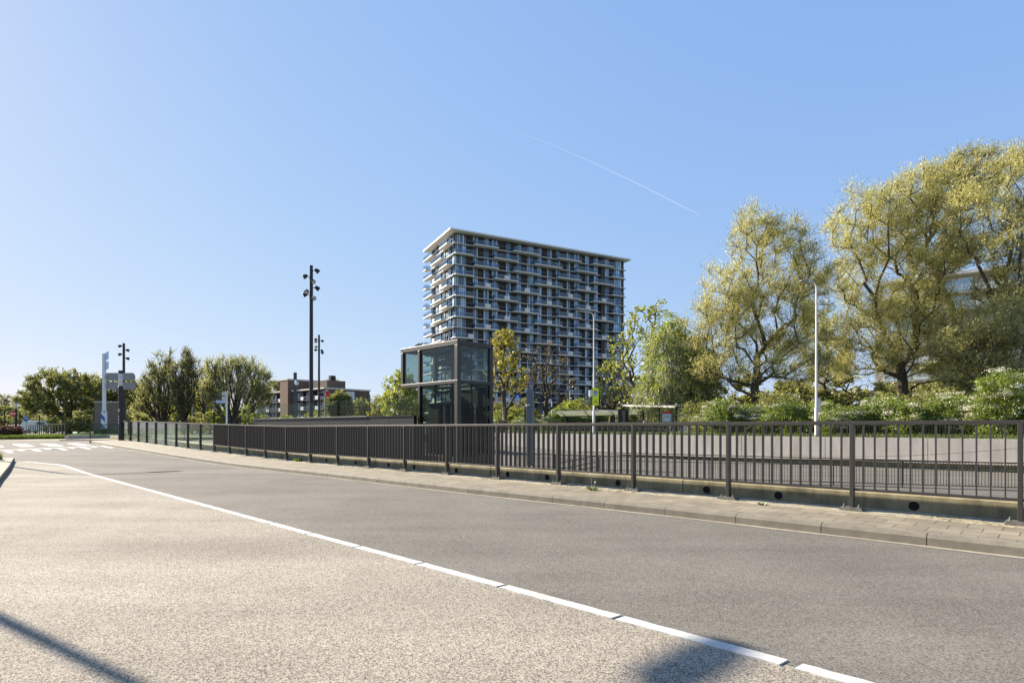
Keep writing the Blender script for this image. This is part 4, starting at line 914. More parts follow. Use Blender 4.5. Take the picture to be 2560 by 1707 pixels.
def win_mb(mb, face, u0, u1, z0, z1, panes):
    w_ = (u1 - u0) / panes
    for i in range(panes):
        a, b = u0 + i * w_ + .05, u0 + (i + 1) * w_ - .05; mi = 0 if rw.random() < .5 else 1
        dd = rw.uniform(-.012, .012)
        if face == 'R': mb.add([(a, -.02 + dd, z0 + .05), (b, -.02 - dd, z0 + .05), (b, -.02 - dd, z1 - .05), (a, -.02 + dd, z1 - .05)], [(0, 1, 2, 3)], mi)
        else: mb.add([(-.02 + dd, a, z0 + .05), (-.02 - dd, b, z0 + .05), (-.02 - dd, b, z1 - .05), (-.02 + dd, a, z1 - .05)], [(3, 2, 1, 0)], mi)
    if face == 'R':
        for i in range(panes + 1): mb.box(u0 + i * w_ - .05, u0 + i * w_ + .05, -.08, .08, z0, z1, 2)
        mb.box(u0, u1, -.075, .08, z0, z0 + .06, 2); mb.box(u0, u1, -.075, .08, z1 - .06, z1, 2)
    else:
        for i in range(panes + 1): mb.box(-.08, .08, u0 + i * w_ - .05, u0 + i * w_ + .05, z0, z1, 2)
        mb.box(-.075, .08, u0, u1, z0, z0 + .06, 2); mb.box(-.075, .08, u0, u1, z1 - .06, z1, 2)
for k, z in enumerate(zs):
    z0, z1 = z + .12, z + PI_ - .19
    for a, b, p in WR: wins.append((k, 'R', tx(a), tx(b), z0, z1, p))
    for a, b, p in WL: wins.append((k, 'L', a, b, z0, z1, p))
z0, z1 = .3, zs[-1] - .3
for a, b, p in WR[::2]: wins.append((19, 'R', tx(a), tx(b), z0, z1, p))
wins.sort(key=lambda q: (q[0] + q[2] * .12))
WM = [M['win_dark'], M['win_light'], M['twr_frame']]
for q in wins[:99]:
    mb = MB(); win_mb(mb, *q[1:]); mb.build('window', WM, tw)
mb = MB()
for q in wins[99:]: win_mb(mb, *q[1:])
mb.build('window', WM, tw, stuff=True)
# balconies: slab > railing, screen
BA = [(555, 800), (935, 1190), (1365, 1600), (1706, 1912)]; BB = [(372, 562), (745, 985), (1140, 1416), (1548, 1756), (1903, 2030)]
def balcony(face, u0, u1, z, depth, screen, low=False):
    mb = MB()
    def bx(m, a, b, d0, d1, q0, q1):
        if face == 'R': m.box(a, b, -d1, -d0, q0, q1)
        else: m.box(-d1, -d0, a, b, q0, q1)
    bx(mb, u0, u1, .55, depth, z - .2, z + .11); o = mb.build('balcony', M['twr_slab'], tw, bevel=.02)
    mb = MB(); bx(mb, u0 + .05, u1 - .05, depth - .09, depth - .06, z + .17, z + 1.2); bx(mb, u0 + .05, u0 + .08, .3, depth - .1, z + .17, z + 1.2); bx(mb, u1 - .08, u1 - .05, .3, depth - .1, z + .17, z + 1.2)
    mb.build('glass_railing', M['balc_glass'], o)
    mb = MB(); bx(mb, u0 + .03, u1 - .03, depth - .11, depth - .05, z + 1.205, z + 1.24); mb.build('handrail', M['win_light'], o)
    if screen is not None:
        mb = MB(); c = u0 + (u1 - u0) * screen; bx(mb, c, c + 1.7, depth - .16, depth + .02, z + .15, z + 1.15); mb.build('screen_panel', M['twr_slab'], o)
for k, z in enumerate(zs):
    for a, b in (BA if k % 2 == 0 else BB):
        sc = None
        if k >= 3 or (k > 1 and a == 745): sc = .42 if a != 372 else (.72 if k > 8 else None)
        if k >= 3 and a in (1903,): sc = None
        balcony('R', tx(a) - .2, tx(b) - .6, z, 2.2 if a not in (372, 1903) else 1.5, sc)
    for u0, u1 in ([(.6, 6.8), (13.2, 21.0)] if k % 2 == 0 else [(5.4, 14.2), (18.6, 21)]):
        balcony('L', u0, u1, z, 2.1 if u0 > .6 or k % 2 == 0 else 1.2, (.70 if k >= 3 and u0 < 1 else (.62 if k >= 3 and 5 < u0 < 6 else None)))
    if k < 14 and k % 2 == 0 and False: pass
mb = MB()
for k, z in enumerate(zs): mb.box(.1, TL, -.54, -.50, z + 1.19, z + 1.23); mb.box(-.54, -.50, .1, TD, z + 1.19, z + 1.23)
mb.build('handrail', M['steel'], tw)
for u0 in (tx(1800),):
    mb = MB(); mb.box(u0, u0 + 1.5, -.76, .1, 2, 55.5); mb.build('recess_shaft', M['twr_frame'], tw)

# ------------------------------------------------------------------ brown brick flats
d1 = Vector((-.74, .67, 0)).normalized(); br = empty('brick_flats', (-50.7, 157, .4), math.atan2(d1.y, d1.x), 'brown brick flats with long balcony side, stair tower and blank end wall', 'apartment block')
HB = 11.75
mb = MB(); mb.box(0, 21, -13.3, 0, 0, HB); mb.build('wall', M['brick'], br)
mb = MB(); mb.box(23.5, 54, -12, -.8, 0, HB + .2); mb.build('wall', M['brick'], br)
mb = MB(); mb.box(18.6, 23.5, -13.4, 2.4, 0, HB + 3.4); mb.build('stair_tower', brickmat('warm_brick', (.19, .105, .07), (.15, .085, .06), (.18, .14, .11)), br)
mb = MB(); mb.box(18.5, 23.6, -13.5, 2.5, HB + 3.4, HB + 3.8); mb.build('tower_coping', M['offwhite'], br)
for x0, x1, zz, y1 in ((-.2, 18.4, HB, 1.5), (23.7, 54.3, HB + .2, .7)):
    mb = MB(); mb.box(x0, x1, -13.6, y1, zz, zz + .38); mb.build('roof', M['offwhite'], br)
mb = MB(); mb.box(6, 16, -9, -3, HB + .38, HB + 3.0); mb.build('roof_house', M['brick'], br)
mb = MB(); mb.box(8, 9.2, -7, -5.4, HB + 3.0, HB + 4.6); mb.build('chimney', M['black'], br)
for fl in range(4):
    z = .3 + fl * 2.85
    for x0, x1, y in ((.5, 18.2, 0), (24.2, 53.5, -.8)):
        mb = MB(); mb.box(x0, x1, y + .05, y + 1.35, z + 2.45 if False else z - .15, z + .05); o = mb.build('gallery', M['twr_frame'], br)
        mb = MB(); n_ = int((x1 - x0) / .35)
        for i in range(n_): xx = x0 + (x1 - x0) * i / n_; mb.box(xx, xx + .06, y + 1.3, y + 1.34, z + .05, z + 1.05)
        mb.box(x0, x1, y + 1.28, y + 1.36, z + 1.05, z + 1.12); mb.build('gallery_railing', M['greyboard'], o)
        xx = x0 + 2.4
        while xx < x1 - 2:
            mb = MB(); mb.box(xx, xx + 1.7, y + 1.37, y + 1.43, z + .1, z + 1.1); mb.build('white_panel', M['white'], o); xx += 8.3
        xx = x0 + .5; kx = 0
        while xx < x1 - 2:
            wdt = 2.2 if kx % 2 == 0 else 1.2
            mb = MB(); p_ = 3 if wdt > 2 else 2
            for i in range(p_):
                a = xx + wdt * i / p_; mb.add([(a + .05, y + .03, z + .1), (a + wdt / p_ - .05, y + .03, z + .1), (a + wdt / p_ - .05, y + .03, z + 2.3), (a + .05, y + .03, z + 2.3)], [(3, 2, 1, 0)], i % 2)
                mb.box(a - .04, a + .04, y, y + .09, z + .06, z + 2.36, 2)
            mb.box(xx, xx + wdt, y, y + .08, z + 2.3, z + 2.4, 2)
            mb.build('window', [M['win_dark'], M['win_light'], M['offwhite']], br); xx += wdt + .7; kx += 1
        for i in range(int((x1 - x0) / 6)):
            mb = MB(); xx = x0 + 5.5 + i * 6; mb.box(xx, xx + .2, y + .02, y + 1.3, z + .05, z + 2.65); mb.build('divider', M['twr_frame'], br)
mb = MB(); mb.box(-.06, .02, -8.2, -5.6, HB - 2.9, HB - .4); mb.build('window', [M['white']], br)
mb = MB(); mb.box(-.09, -.065, -7.9, -6.95, HB - 2.6, HB - .6); mb.box(-.09, -.065, -6.8, -5.9, HB - 2.6, HB - .6); mb.build('window_pane', M['win_light'], br)
# plain brick box building at left
r = empty('brick_building', (X(236, 80), 80, .4), math.radians(24), 'small plain brick block with flat pale roof edge left of the striped pole', 'building')
Hh = Z(1005, 80) - .4; mb = MB(); mb.box(0, 3.2, 0, 3.4, 0, Hh); mb.build('wall', M['brick_grey'], r)
mb = MB(); mb.box(-.06, 3.26, -.06, 3.46, Hh, Hh + .12); mb.build('roof', M['offwhite'], r)
mb = MB(); mb.box(-.02, .02, .6, 1.1, Hh - 1.1, Hh - .35); mb.build('window', M['win_light'], r)
# white gallery flats behind the willows
dW = Vector((-.795, .607, 0)).normalized(); wf = empty('white_flats', (74.8, 95, .6), math.atan2(dW.y, dW.x), 'long white gallery flats seen in patches behind the big willows', 'apartment block')
HW = 25.9 + .6
mb = MB(); mb.box(-40, 12, -11, 0, 0, HW - .4); mb.build('wall', mat('flats_wall', (.42, .36, .28), .8, var=.1), wf)
mb = MB(); mb.box(-40.3, 12.3, -11.3, 1.5, HW - .4, HW + .1); mb.build('roof', M['offwhite'], wf)
for fl in range(9):
    z = HW - .4 - 2.85 * (fl + 1)
    mb = MB(); mb.box(-40, 12, .02, 1.4, z - .2, z); o = mb.build('gallery', M['offwhite'], wf)
    xx = -39
    while xx < 6: mb = MB(); mb.box(xx, xx + 3.4, 1.36, 1.46, z + .02, z + 1.05); mb.build('white_panel', M['white'], o); xx += 8.4
    xx = -39
    while xx < 6:
        mb = MB()
        for i in range(26): q = xx + 3.6 + i * .18; mb.box(q, q + .04, 1.38, 1.42, z + .02, z + 1.0)
        mb.box(xx + 3.5, xx + 8.3, 1.36, 1.44, z + 1.0, z + 1.06); mb.build('gallery_railing', M['white'], o); xx += 8.4
    xx = -39
    while xx < 6 and fl < 6:
        mb = MB(); mb.add([(xx + 3.8, .03, z + .1), (xx + 7.6, .03, z + .1), (xx + 7.6, .03, z + 2.4), (xx + 3.8, .03, z + 2.4)], [(3, 2, 1, 0)], 0)
        for i in range(4): mb.box(xx + 3.76 + i * 1.27, xx + 3.86 + i * 1.27, 0, .1, z + .1, z + 2.42, 1)
        mb.box(xx + 3.76, xx + 7.7, 0, .09, z + 2.3, z + 2.42, 1)
        mb.build('window', [M['win_light'], M['white']], wf); xx += 8.4
r = empty('low_flats', (X(1545, 150), 150, .6), 0, 'distant low white flats glimpsed behind the maple trunk', 'apartment block')
mb = MB(); mb.box(0, 22, .1, 9, 0, 14.5); mb.build('wall', mat('low_flats_wall', (.40, .36, .32), .8), r)
for i in range(5):
    mb = MB(); mb.box(-.2, 22.2, -1.2, .08, i * 2.9 + .2, i * 2.9 + 1.4); mb.build('balcony_band', M['white'], r)
    for j in range(6): mb = MB(); mb.box(.8 + j * 3.6, 3.4 + j * 3.6, .0, .12, i * 2.9 + 1.4, i * 2.9 + 2.8); mb.build('window', M['win_dark'], r)
# white van and cars beyond the left railing
def vehicle(kind, loc, rz, body, label, cat):
    r = empty(kind, loc, rz, label, cat)
    van = kind == 'parked_van'
    prof = [(-2.5, .35), (-2.5, 1.75), (-2.3, 2.15), (1.1, 2.15), (1.75, 1.35), (2.45, 1.05), (2.6, .5), (2.5, .35)] if van else [(-2.1, .35), (-2.15, .85), (-1.95, 1.0), (-1.35, 1.42), (.3, 1.45), (1.05, 1.0), (1.95, .85), (2.1, .5), (2.0, .32)]
    hw = .95 if van else .86; mb = MB(); mb.prism(prof, (0, -hw, 0), FX, FY, BK, 2 * hw); mb.build('body', body, r, bevel=.06)
    for sx in (-1.45, 1.4):
        for sy in (-1, 1):
            mb = MB(); c = Vector((sx, sy * (hw - .08), .33)); mb.tube([c - BK * .1, c + BK * .1], [.33, .33], 16); o = mb.build('wheel', M['signblack'], r)
            mb = MB(); mb.tube([c + BK * sy * .1, c + BK * sy * .105], [.2, .19], 12); mb.build('rim', M['steel'], o)
    for sy in (-1, 1):
        mb = MB(); pl = [(-2.2, 1.25), (-2.15, 1.9), (.95, 1.9), (1.4, 1.3)] if van else [(-1.6, 1.0), (-1.2, 1.34), (.22, 1.36), (.78, 1.0)]
        if van: pl = [(-.2, 1.3), (-.2, 1.9), (.95, 1.9), (1.4, 1.3)]
        mb.prism(pl, (0, sy * (hw + .004) - .004, 0), FX, FY, BK, .008); mb.build('side_window', M['win_dark'], r)
        mb = MB(); mb.obox((2.53 if van else 2.03, sy * hw * .72, .72), FX, BK, FY, .05, .14, .08); mb.build('headlight', M['lens'], r)
    return r
vehicle('parked_van', (X(104, 98), 98, .42), math.radians(8), mat('van_paint', (.75, .74, .72), .3, var=.03), 'white van parked behind the dark post railing', 'van')
vehicle('parked_car', (X(60, 100), 100, .42), math.radians(-5), mat('car_silver', (.42, .36, .35), .3, var=.03, metal=.4), 'silver parked car right of the no entry sign', 'car')
vehicle('parked_car', (X(36, 108), 108, .42), math.radians(4), mat('car_grey', (.10, .11, .12), .3, var=.03, metal=.4), 'dark grey parked car behind the no entry sign post', 'car')

# ------------------------------------------------------------------ vegetation
def leaves_mesh(name, pos, dirs, ln, wd, rs, mats, mi=None):
    n_ = len(pos)
    rnd = rs.normal(size=(n_, 3)); side = np.cross(dirs, rnd); side /= np.linalg.norm(side, axis=1)[:, None] + 1e-9
    L = (ln * rs.uniform(.6, 1.4, n_))[:, None]; W_ = (wd * rs.uniform(.6, 1.3, n_))[:, None]
    v = np.empty((n_, 4, 3)); v[:, 0] = pos - dirs * L * .5; v[:, 1] = pos + side * W_ * .5; v[:, 2] = pos + dirs * L * .5; v[:, 3] = pos - side * W_ * .5
    me = bpy.data.meshes.new(name); me.vertices.add(n_ * 4); me.vertices.foreach_set('co', v.reshape(-1))
    me.loops.add(n_ * 4); me.loops.foreach_set('vertex_index', np.arange(n_ * 4, dtype=np.int32))
    me.polygons.add(n_); me.polygons.foreach_set('loop_start', np.arange(0, n_ * 4, 4, dtype=np.int32)); me.polygons.foreach_set('loop_total', np.full(n_, 4, dtype=np.int32))
    for m in mats: me.materials.append(m)
    if mi is not None: me.polygons.foreach_set('material_index', mi.astype(np.int32))
    me.update(calc_edges=True); return me
def nrm(a): return a / (np.linalg.norm(a, axis=-1, keepdims=True) + 1e-9)
def lobes_pts(lobes, n_, rs, shell=.6):
    vol = np.array([l[3] * l[4] * l[5] for l in lobes]); vol = vol ** .62; ch = rs.choice(len(lobes), n_, p=vol / vol.sum())
    L = np.array(lobes)[ch]; d = nrm(rs.normal(size=(n_, 3))); r = rs.uniform(0, 1, n_) ** (1 / 3 * shell)
    return L[:, :3] + d * r[:, None] * L[:, 3:6]
def skeleton(pts, trunk, bf, rs, up=.0):
    """minimum-path tree: every crown point joins the limb node that gives the shortest way home"""
    nodes = [np.array(t, float) for t in trunk]; par = [-1] + list(range(len(trunk) - 1)); pl = [0.0]
    for i in range(1, len(nodes)): pl.append(pl[-1] + np.linalg.norm(nodes[i] - nodes[i - 1]))
    base = nodes[-1]; order = np.argsort(np.linalg.norm(pts - base, axis=1))
    A = np.array(nodes); PL = np.array(pl)
    for i in order:
        p = pts[i]; d = np.linalg.norm(A - p, axis=1); below = np.maximum(0, A[:, 2] - p[2] + .2) * up
        c = d + bf * PL + below; c[:max(1, len(trunk) - 2)] += 3
        j = int(np.argmin(c)); dist = d[j]
        k = max(1, int(dist / 1.6)); prev = j
        for q in range(1, k + 1):
            pt = A[j] + (p - A[j]) * q / k
            if q < k: pt = pt + rs.normal(size=3) * dist * .045 + np.array([0, 0, .05 * dist])
            A = np.vstack([A, pt]); PL = np.append(PL, PL[prev] + np.linalg.norm(pt - A[prev])); par.append(prev); prev = len(A) - 1
    return A, np.array(par)
def radii(par, rt, rmin, ex=.5):
    n_ = len(par); cnt = np.ones(n_)
    for i in range(n_ - 1, 0, -1): cnt[par[i]] += cnt[i]
    return np.maximum(rmin, rt * (cnt / cnt[0]) ** ex)
def limbs_mesh(name, A, par, R, m):
    mb = MB()
    for i in range(1, len(A)):
        p = par[i]; k = 7 if R[i] > .12 else (5 if R[i] > .05 else 3)
        mb.tube([A[p], A[i]], [min(R[p], R[i] * 1.5), R[i]], k, mi=0 if R[i] > .085 else 1, caps=False)
    me = bpy.data.meshes.new(name); me.from_pydata(mb.v, [], mb.f); me.materials.append(m); me.materials.append(M['bark'])
    me.polygons.foreach_set('use_smooth', [True] * len(mb.f)); me.polygons.foreach_set('material_index', mb.m); me.update(); return me
def tree_meshes(seed, lobes, H, n_att, per, ln, wd, leafm, bark, rt=.3, trunk=None, bf=.35, rmin=.018, spread=.55, wind=(0, 0, .3), twig=.9, shell=.7, gap=.2, ex=.5, cut=0.0, strand=5, droop=0, up=0.):
    rs = np.random.RandomState(seed); pts = lobes_pts(lobes, n_att, rs, shell)
    trunk = trunk or [(0, 0, -.3), (0, 0, H * .06), (.1, 0, H * .13)]
    A, par = skeleton(pts, trunk, bf, rs, up); R = radii(par, rt, rmin, ex)
    thin = np.where((R < rt * .22) & (A[:, 2] > cut))[0]; wgt = rs.uniform(0, 1, len(thin)); thin = thin[wgt > gap]
    par_t = par[thin]; out = nrm(A[thin] - A[par_t]); wv = np.array(wind)
    ns = max(1, int(per / strand)); rep = np.repeat(np.arange(len(thin)), ns)
    d = nrm(out[rep] * .8 + rs.normal(size=(len(rep), 3)) * .75 + wv)
    st = A[thin][rep] + rs.normal(size=(len(rep), 3)) * spread * .35
    tl = twig * rs.uniform(.5, 1.3, len(rep))
    r2 = np.repeat(np.arange(len(rep)), strand); t = rs.uniform(0, 1, len(r2))
    pos = st[r2] + d[r2] * (tl[r2] * t)[:, None] + rs.normal(size=(len(r2), 3)) * .10 * spread
    pos[:, 2] -= droop * t * t * tl[r2]
    dd = nrm(d[r2] + rs.normal(size=(len(r2), 3)) * .55 + wv * .5 - np.array([0, 0, 1]) * droop * t[:, None])
    crown = leaves_mesh('crown', pos, dd, ln, wd, rs, [leafm])
    # fine twigs carrying the leaves
    mb = MB(); sel = rs.choice(len(rep), min(len(rep), 2600), replace=False)
    for i in sel:
        e = st[i] + d[i] * tl[i]; e[2] -= droop * tl[i]
        mb.tube([A[thin[rep[i]]], st[i] + d[i] * tl[i] * .5 - np.array([0, 0, droop * .25 * tl[i]]), e], [rmin * .8, rmin * .55, rmin * .3], 3, caps=False)
    T = limbs_mesh('trunk', A, par, R, bark)
    tw_ = bpy.data.meshes.new('twigs'); tw_.from_pydata(mb.v, [], mb.f); tw_.polygons.foreach_set('material_index', [1] * len(mb.f)); tw_.materials.append(bark); tw_.materials.append(M['bark'])
    bm = bmesh.new(); bm.from_mesh(T); bm.from_mesh(tw_); bm.to_mesh(T); bm.free(); T.materials.clear(); T.materials.append(bark); T.materials.append(M['bark'])
    return T, crown
def place_tree(name, meshes, loc, label, cat='tree', group=None, sc=1, rz=0):
    r = empty(name, loc, rz, label, cat, group); r.scale = (sc, sc, sc) if not hasattr(sc, '__len__') else sc
    for nm, me in zip(('trunk', 'crown', 'blossom'), meshes):
        o = bpy.data.objects.new(nm, me); COL.objects.link(o); o.parent = r
    return r
def LB(Y, x0, lst, zb):                                 # lobes from photo columns/rows: (x, y, half width px, half height px, depth m)
    o = []
    for (x, y, hx, hy, dy, *oy) in lst: o.append((X(x, Y) - x0, oy[0] if oy else 0, Z(y, Y) - zb, hx / F * Y, dy, hy / F * Y))
    return o
LM = {}
LM['willow'] = leaf_mat('willow_leaf', (.11, .108, .032), (.285, .262, .085), (.36, .345, .14), .45, .22, 2.3)
LM['willow2'] = leaf_mat('willow_leaf_far', (.10, .105, .032), (.25, .245, .08), (.34, .33, .14), .46, .3, 2.3)
LM['birch'] = leaf_mat('birch_leaf', (.10, .125, .008), (.215, .245, .018), (.28, .30, .045), .42, .4, 1.9)
LM['maple'] = leaf_mat('maple_leaf', (.10, .115, .014), (.23, .24, .035), (.33, .32, .08), .4, .5)
LM['yellow'] = leaf_mat('yellow_bloom_leaf', (.12, .11, .014), (.27, .235, .035), (.36, .31, .08), .35, .5)
LM['rust'] = leaf_mat('rust_leaf', (.055, .042, .015), (.14, .105, .035), (.20, .17, .06), .25, .8)
LM['green'] = leaf_mat('fresh_green_leaf', (.062, .068, .016), (.165, .165, .042), (.25, .24, .08), .4, .35)
LM['olive'] = leaf_mat('olive_leaf', (.075, .082, .020), (.195, .19, .055), (.28, .26, .10), .42, .3, 2.1)
LM['dark'] = leaf_mat('dark_leaf', (.018, .028, .009), (.05, .065, .02), (.09, .11, .035), .2, .4)
LM['bush'] = leaf_mat('hawthorn_leaf', (.04, .062, .008), (.135, .165, .022), (.23, .245, .05), .4, .7, 1.95)
LM['blossom'] = leaf_mat('white_blossom', (.50, .48, .34), (.72, .70, .58), (.82, .80, .70), .3, .9, 1.0)
LM['brightgreen'] = leaf_mat('sapling_leaf', (.09, .14, .012), (.21, .27, .03), (.30, .36, .06), .4, .8, 1.3)
LM['redleaf'] = leaf_mat('red_shrub_leaf', (.045, .022, .014), (.13, .055, .032), (.17, .13, .05), .3, .8, 1.2)
LM['grassblade'] = leaf_mat('grass_blade', (.06, .09, .012), (.16, .20, .03), (.30, .28, .10), .3, .5, 1.2)

# big willows on the right
Yw = 52
def T_(name, Y, xb, zb, lob, label, group=None, cat='tree', dy=None, **k):
    x0 = X(xb, Y); lobes = LB(Y, x0, lob, zb); H = max(l[2] + l[5] for l in lobes)
    return place_tree(name, tree_meshes(lobes=lobes, H=H, **k), (x0, Y, zb), label, cat, group)
GW = 'big willows behind the blossoming hedge'
T_('willow_tree', 52, 1893, .8, [(1885, 640, 72, 118, 3), (1965, 650, 60, 100, 3), (2020, 690, 38, 90, 3), (1810, 740, 55, 90, 3), (1900, 800, 130, 90, 4), (1770, 880, 45, 80, 3), (1850, 920, 90, 60, 4), (1990, 880, 75, 85, 4), (1740, 790, 28, 30, 2)],
   'leaning olive willow standing apart, left of the tall grey lamp post', GW, seed=3, n_att=520, per=200, ln=.24, wd=.046, leafm=LM['willow'], bark=M['bark'], rt=.40, bf=.42, wind=(.45, 0, .55), twig=1.25, gap=.10, rmin=.02, up=.5, trunk=[(0, 0, -.3), (0, 0, .5), (.1, 0, 1.4)])
T_('willow_tree', 53, 2245, .8, [(2240, 560, 95, 118, 3.5), (2150, 560, 75, 95, 3.5), (2120, 680, 62, 80, 3), (2290, 500, 55, 75, 3), (2230, 720, 130, 90, 4.5), (2320, 600, 60, 110, 3.5), (2180, 830, 130, 60, 4), (2330, 780, 60, 70, 3), (2140, 900, 80, 50, 4), (2300, 900, 80, 60, 4), (2370, 840, 45, 55, 3), (2390, 640, 22, 40, 2)],
   'broad olive willow with wide dark limbs, right of the tall grey lamp post', GW, seed=8, n_att=760, per=200, ln=.25, wd=.046, leafm=LM['willow'], bark=M['bark'], rt=.46, bf=.40, wind=(.5, 0, .45), twig=1.3, gap=.10, rmin=.022, up=.4, trunk=[(0, 0, -.3), (-.1, 0, .6), (-.1, 0, 1.7)])
T_('willow_tree', 58, 2400, .8, [(2425, 450, 62, 78, 3), (2370, 480, 40, 70, 3), (2360, 620, 45, 75, 3)],
   'tall slim olive willow rising between the broad one and the right edge', GW, seed=14, n_att=240, per=170, ln=.26, wd=.046, leafm=LM['willow'], bark=M['bark'], rt=.40, bf=.42, wind=(.5, 0, .5), twig=1.3, gap=.10, rmin=.02, up=.4, trunk=[(0, 0, -.3), (-.1, 0, 4), (-.2, 0, 9)])
T_('willow_tree', 47, 2600, .8, [(2560, 470, 85, 110, 3.5), (2610, 410, 50, 60, 3), (2480, 590, 80, 85, 3), (2660, 480, 90, 130, 3), (2570, 640, 80, 50, 3), (2520, 900, 110, 85, 3.5), (2660, 800, 80, 110, 3), (2440, 870, 60, 50, 3), (2420, 500, 30, 30, 2), (2500, 730, 50, 45, 3), (2560, 760, 60, 50, 3)],
   'tallest olive willow cut off by the right edge of the view', GW, seed=21, n_att=700, per=190, ln=.23, wd=.042, leafm=LM['willow'], bark=M['bark'], rt=.44, bf=.42, wind=(.5, 0, .45), twig=1.25, gap=.11, rmin=.022, up=.4, trunk=[(0, 0, -.3), (-.1, 0, 1.4), (-.2, 0, 3.5)])
T_('willow_tree', 44, 2470, .8, [(2420, 860, 75, 70, 2.5), (2500, 830, 70, 70, 2.5), (2460, 940, 110, 55, 2.5)],
   'lower bushy olive willow under the tall ones near the right edge', GW, seed=22, n_att=240, per=190, ln=.21, wd=.042, leafm=LM['willow'], bark=M['bark'], rt=.3, bf=.4, wind=(.4, 0, .3), twig=1.0, gap=.15, up=.3)
T_('willow_tree', 60, 2075, .8, [(2060, 900, 60, 60, 3), (2040, 800, 30, 50, 2.5)],
   'low loose olive tree filling the gap behind the tall grey lamp post', GW, seed=23, n_att=180, per=60, ln=.38, wd=.06, leafm=LM['olive'], bark=M['bark'], rt=.25, gap=.2)
# birches, maple
T_('birch_tree', 56, 1678, .8, [(1665, 850, 38, 55, 2.5), (1700, 880, 38, 60, 2.5), (1650, 940, 48, 60, 3), (1705, 970, 40, 50, 3), (1680, 820, 25, 40, 2), (1630, 980, 35, 40, 2.5)],
   'bright green weeping birch with pale stem right of the sparse maple', seed=31, n_att=260, per=110, ln=.22, wd=.10, leafm=LM['birch'], bark=M['birch_bark'], rt=.22, bf=.25, wind=(0, 0, -.5), twig=1.2, gap=.12, droop=.9, strand=8, trunk=[(0, 0, -.3), (0, 0, 3), (.1, 0, 6)])
T_('birch_tree', 57, 1750, .8, [(1750, 895, 28, 48, 2.2), (1760, 960, 32, 60, 2.5), (1738, 980, 28, 50, 2.5)],
   'smaller bright green weeping birch between the larger birch and the willow', seed=32, n_att=170, per=110, ln=.22, wd=.10, leafm=LM['birch'], bark=M['birch_bark'], rt=.18, bf=.25, wind=(0, 0, -.5), twig=1.2, gap=.12, droop=.9, strand=8, trunk=[(0, 0, -.3), (0, 0, 3), (.1, 0, 5)])
T_('maple_tree', 60, 1602, .8, [(1600, 810, 40, 50, 3), (1650, 800, 30, 42, 2.5), (1560, 860, 38, 30, 3), (1548, 920, 45, 40, 3), (1600, 900, 60, 70, 3.5), (1585, 980, 50, 35, 3)],
   'sparse yellow green maple with bare upper limbs right of the tower', seed=33, n_att=260, per=22, ln=.26, wd=.20, leafm=LM['maple'], bark=M['bark'], rt=.36, bf=.45, twig=.6, gap=.35, strand=6, rmin=.026, up=.5, trunk=[(0, 0, -.3), (0, 0, 1.5), (0, 0, 3)])
T_('maple_tree', 61, 1262, .8, [(1262, 880, 34, 50, 2.5), (1245, 950, 30, 40, 2), (1290, 940, 28, 55, 2.5), (1265, 850, 22, 22, 2)],
   'yellow blossoming tree standing right beside the lift building', seed=34, n_att=190, per=30, ln=.25, wd=.19, leafm=LM['yellow'], bark=M['bark'], rt=.26, bf=.45, twig=.5, gap=.3, strand=6, rmin=.024, up=.5, trunk=[(0, 0, -.3), (0, 0, 1), (0, 0, 2)])
T_('maple_tree', 63, 1364, .8, [(1366, 900, 55, 55, 3), (1345, 960, 35, 50, 2.5), (1400, 960, 35, 55, 2.5)],
   'nearly bare brown tree with rusty leaf tufts in front of the tower middle', seed=35, n_att=210, per=9, ln=.22, wd=.17, leafm=LM['rust'], bark=M['bark_dark'], rt=.27, bf=.5, twig=.5, gap=.45, strand=4, rmin=.024, up=.5, trunk=[(0, 0, -.3), (0, 0, 1.2), (0, 0, 2.2)])
T_('cedar_tree', 66, 1525, .8, [(1520, 960, 32, 60, 3), (1505, 1000, 40, 30, 3), (1545, 1000, 30, 30, 3)],
   'dark open conifer before the right foot of the tower', seed=36, n_att=150, per=34, ln=.35, wd=.10, leafm=LM['dark'], bark=M['bark_dark'], rt=.3, bf=.3, twig=.7, gap=.3)
T_('leafy_tree', 50, 1005, .4, [(1000, 985, 34, 42, 2.2), (985, 1020, 32, 30, 2), (1030, 1010, 34, 38, 2), (1010, 960, 18, 22, 1.6)],
   'yellow green tree just left of the lift building', seed=37, n_att=190, per=70, ln=.20, wd=.14, leafm=LM['maple'], bark=M['bark'], rt=.16, bf=.35, twig=.5, gap=.18, strand=6)
T_('leafy_tree', 62, 952, .4, [(950, 1018, 18, 20, 1.5), (945, 1040, 22, 14, 1.5)], 'small yellow tree left of the yellow green one beside the lift', seed=38, n_att=80, per=50, ln=.2, wd=.13, leafm=LM['yellow'], bark=M['bark'], rt=.1, twig=.4)
T_('round_tree', 72, 849, .4, [(849, 1017, 31, 31, 2)], 'round clipped tree in front of the brick flats end wall', seed=39, n_att=130, per=110, ln=.24, wd=.15, leafm=LM['green'], bark=M['bark'], rt=.14, twig=.35, gap=.05, shell=.4, strand=5, spread=.5)
T_('round_tree', 76, 897, .4, [(897, 1028, 27, 24, 2)], 'smaller loose round tree right of the clipped one', seed=40, n_att=100, per=60, ln=.24, wd=.15, leafm=LM['olive'], bark=M['bark'], rt=.12, twig=.4, gap=.15)
T_('leafy_tree', 190, 833, .4, [(833, 968, 16, 17, 3)], 'yellow green tree showing above the brick flats roof', seed=41, n_att=70, per=60, ln=.5, wd=.35, leafm=LM['maple'], bark=M['bark'], rt=.25, twig=1.2)
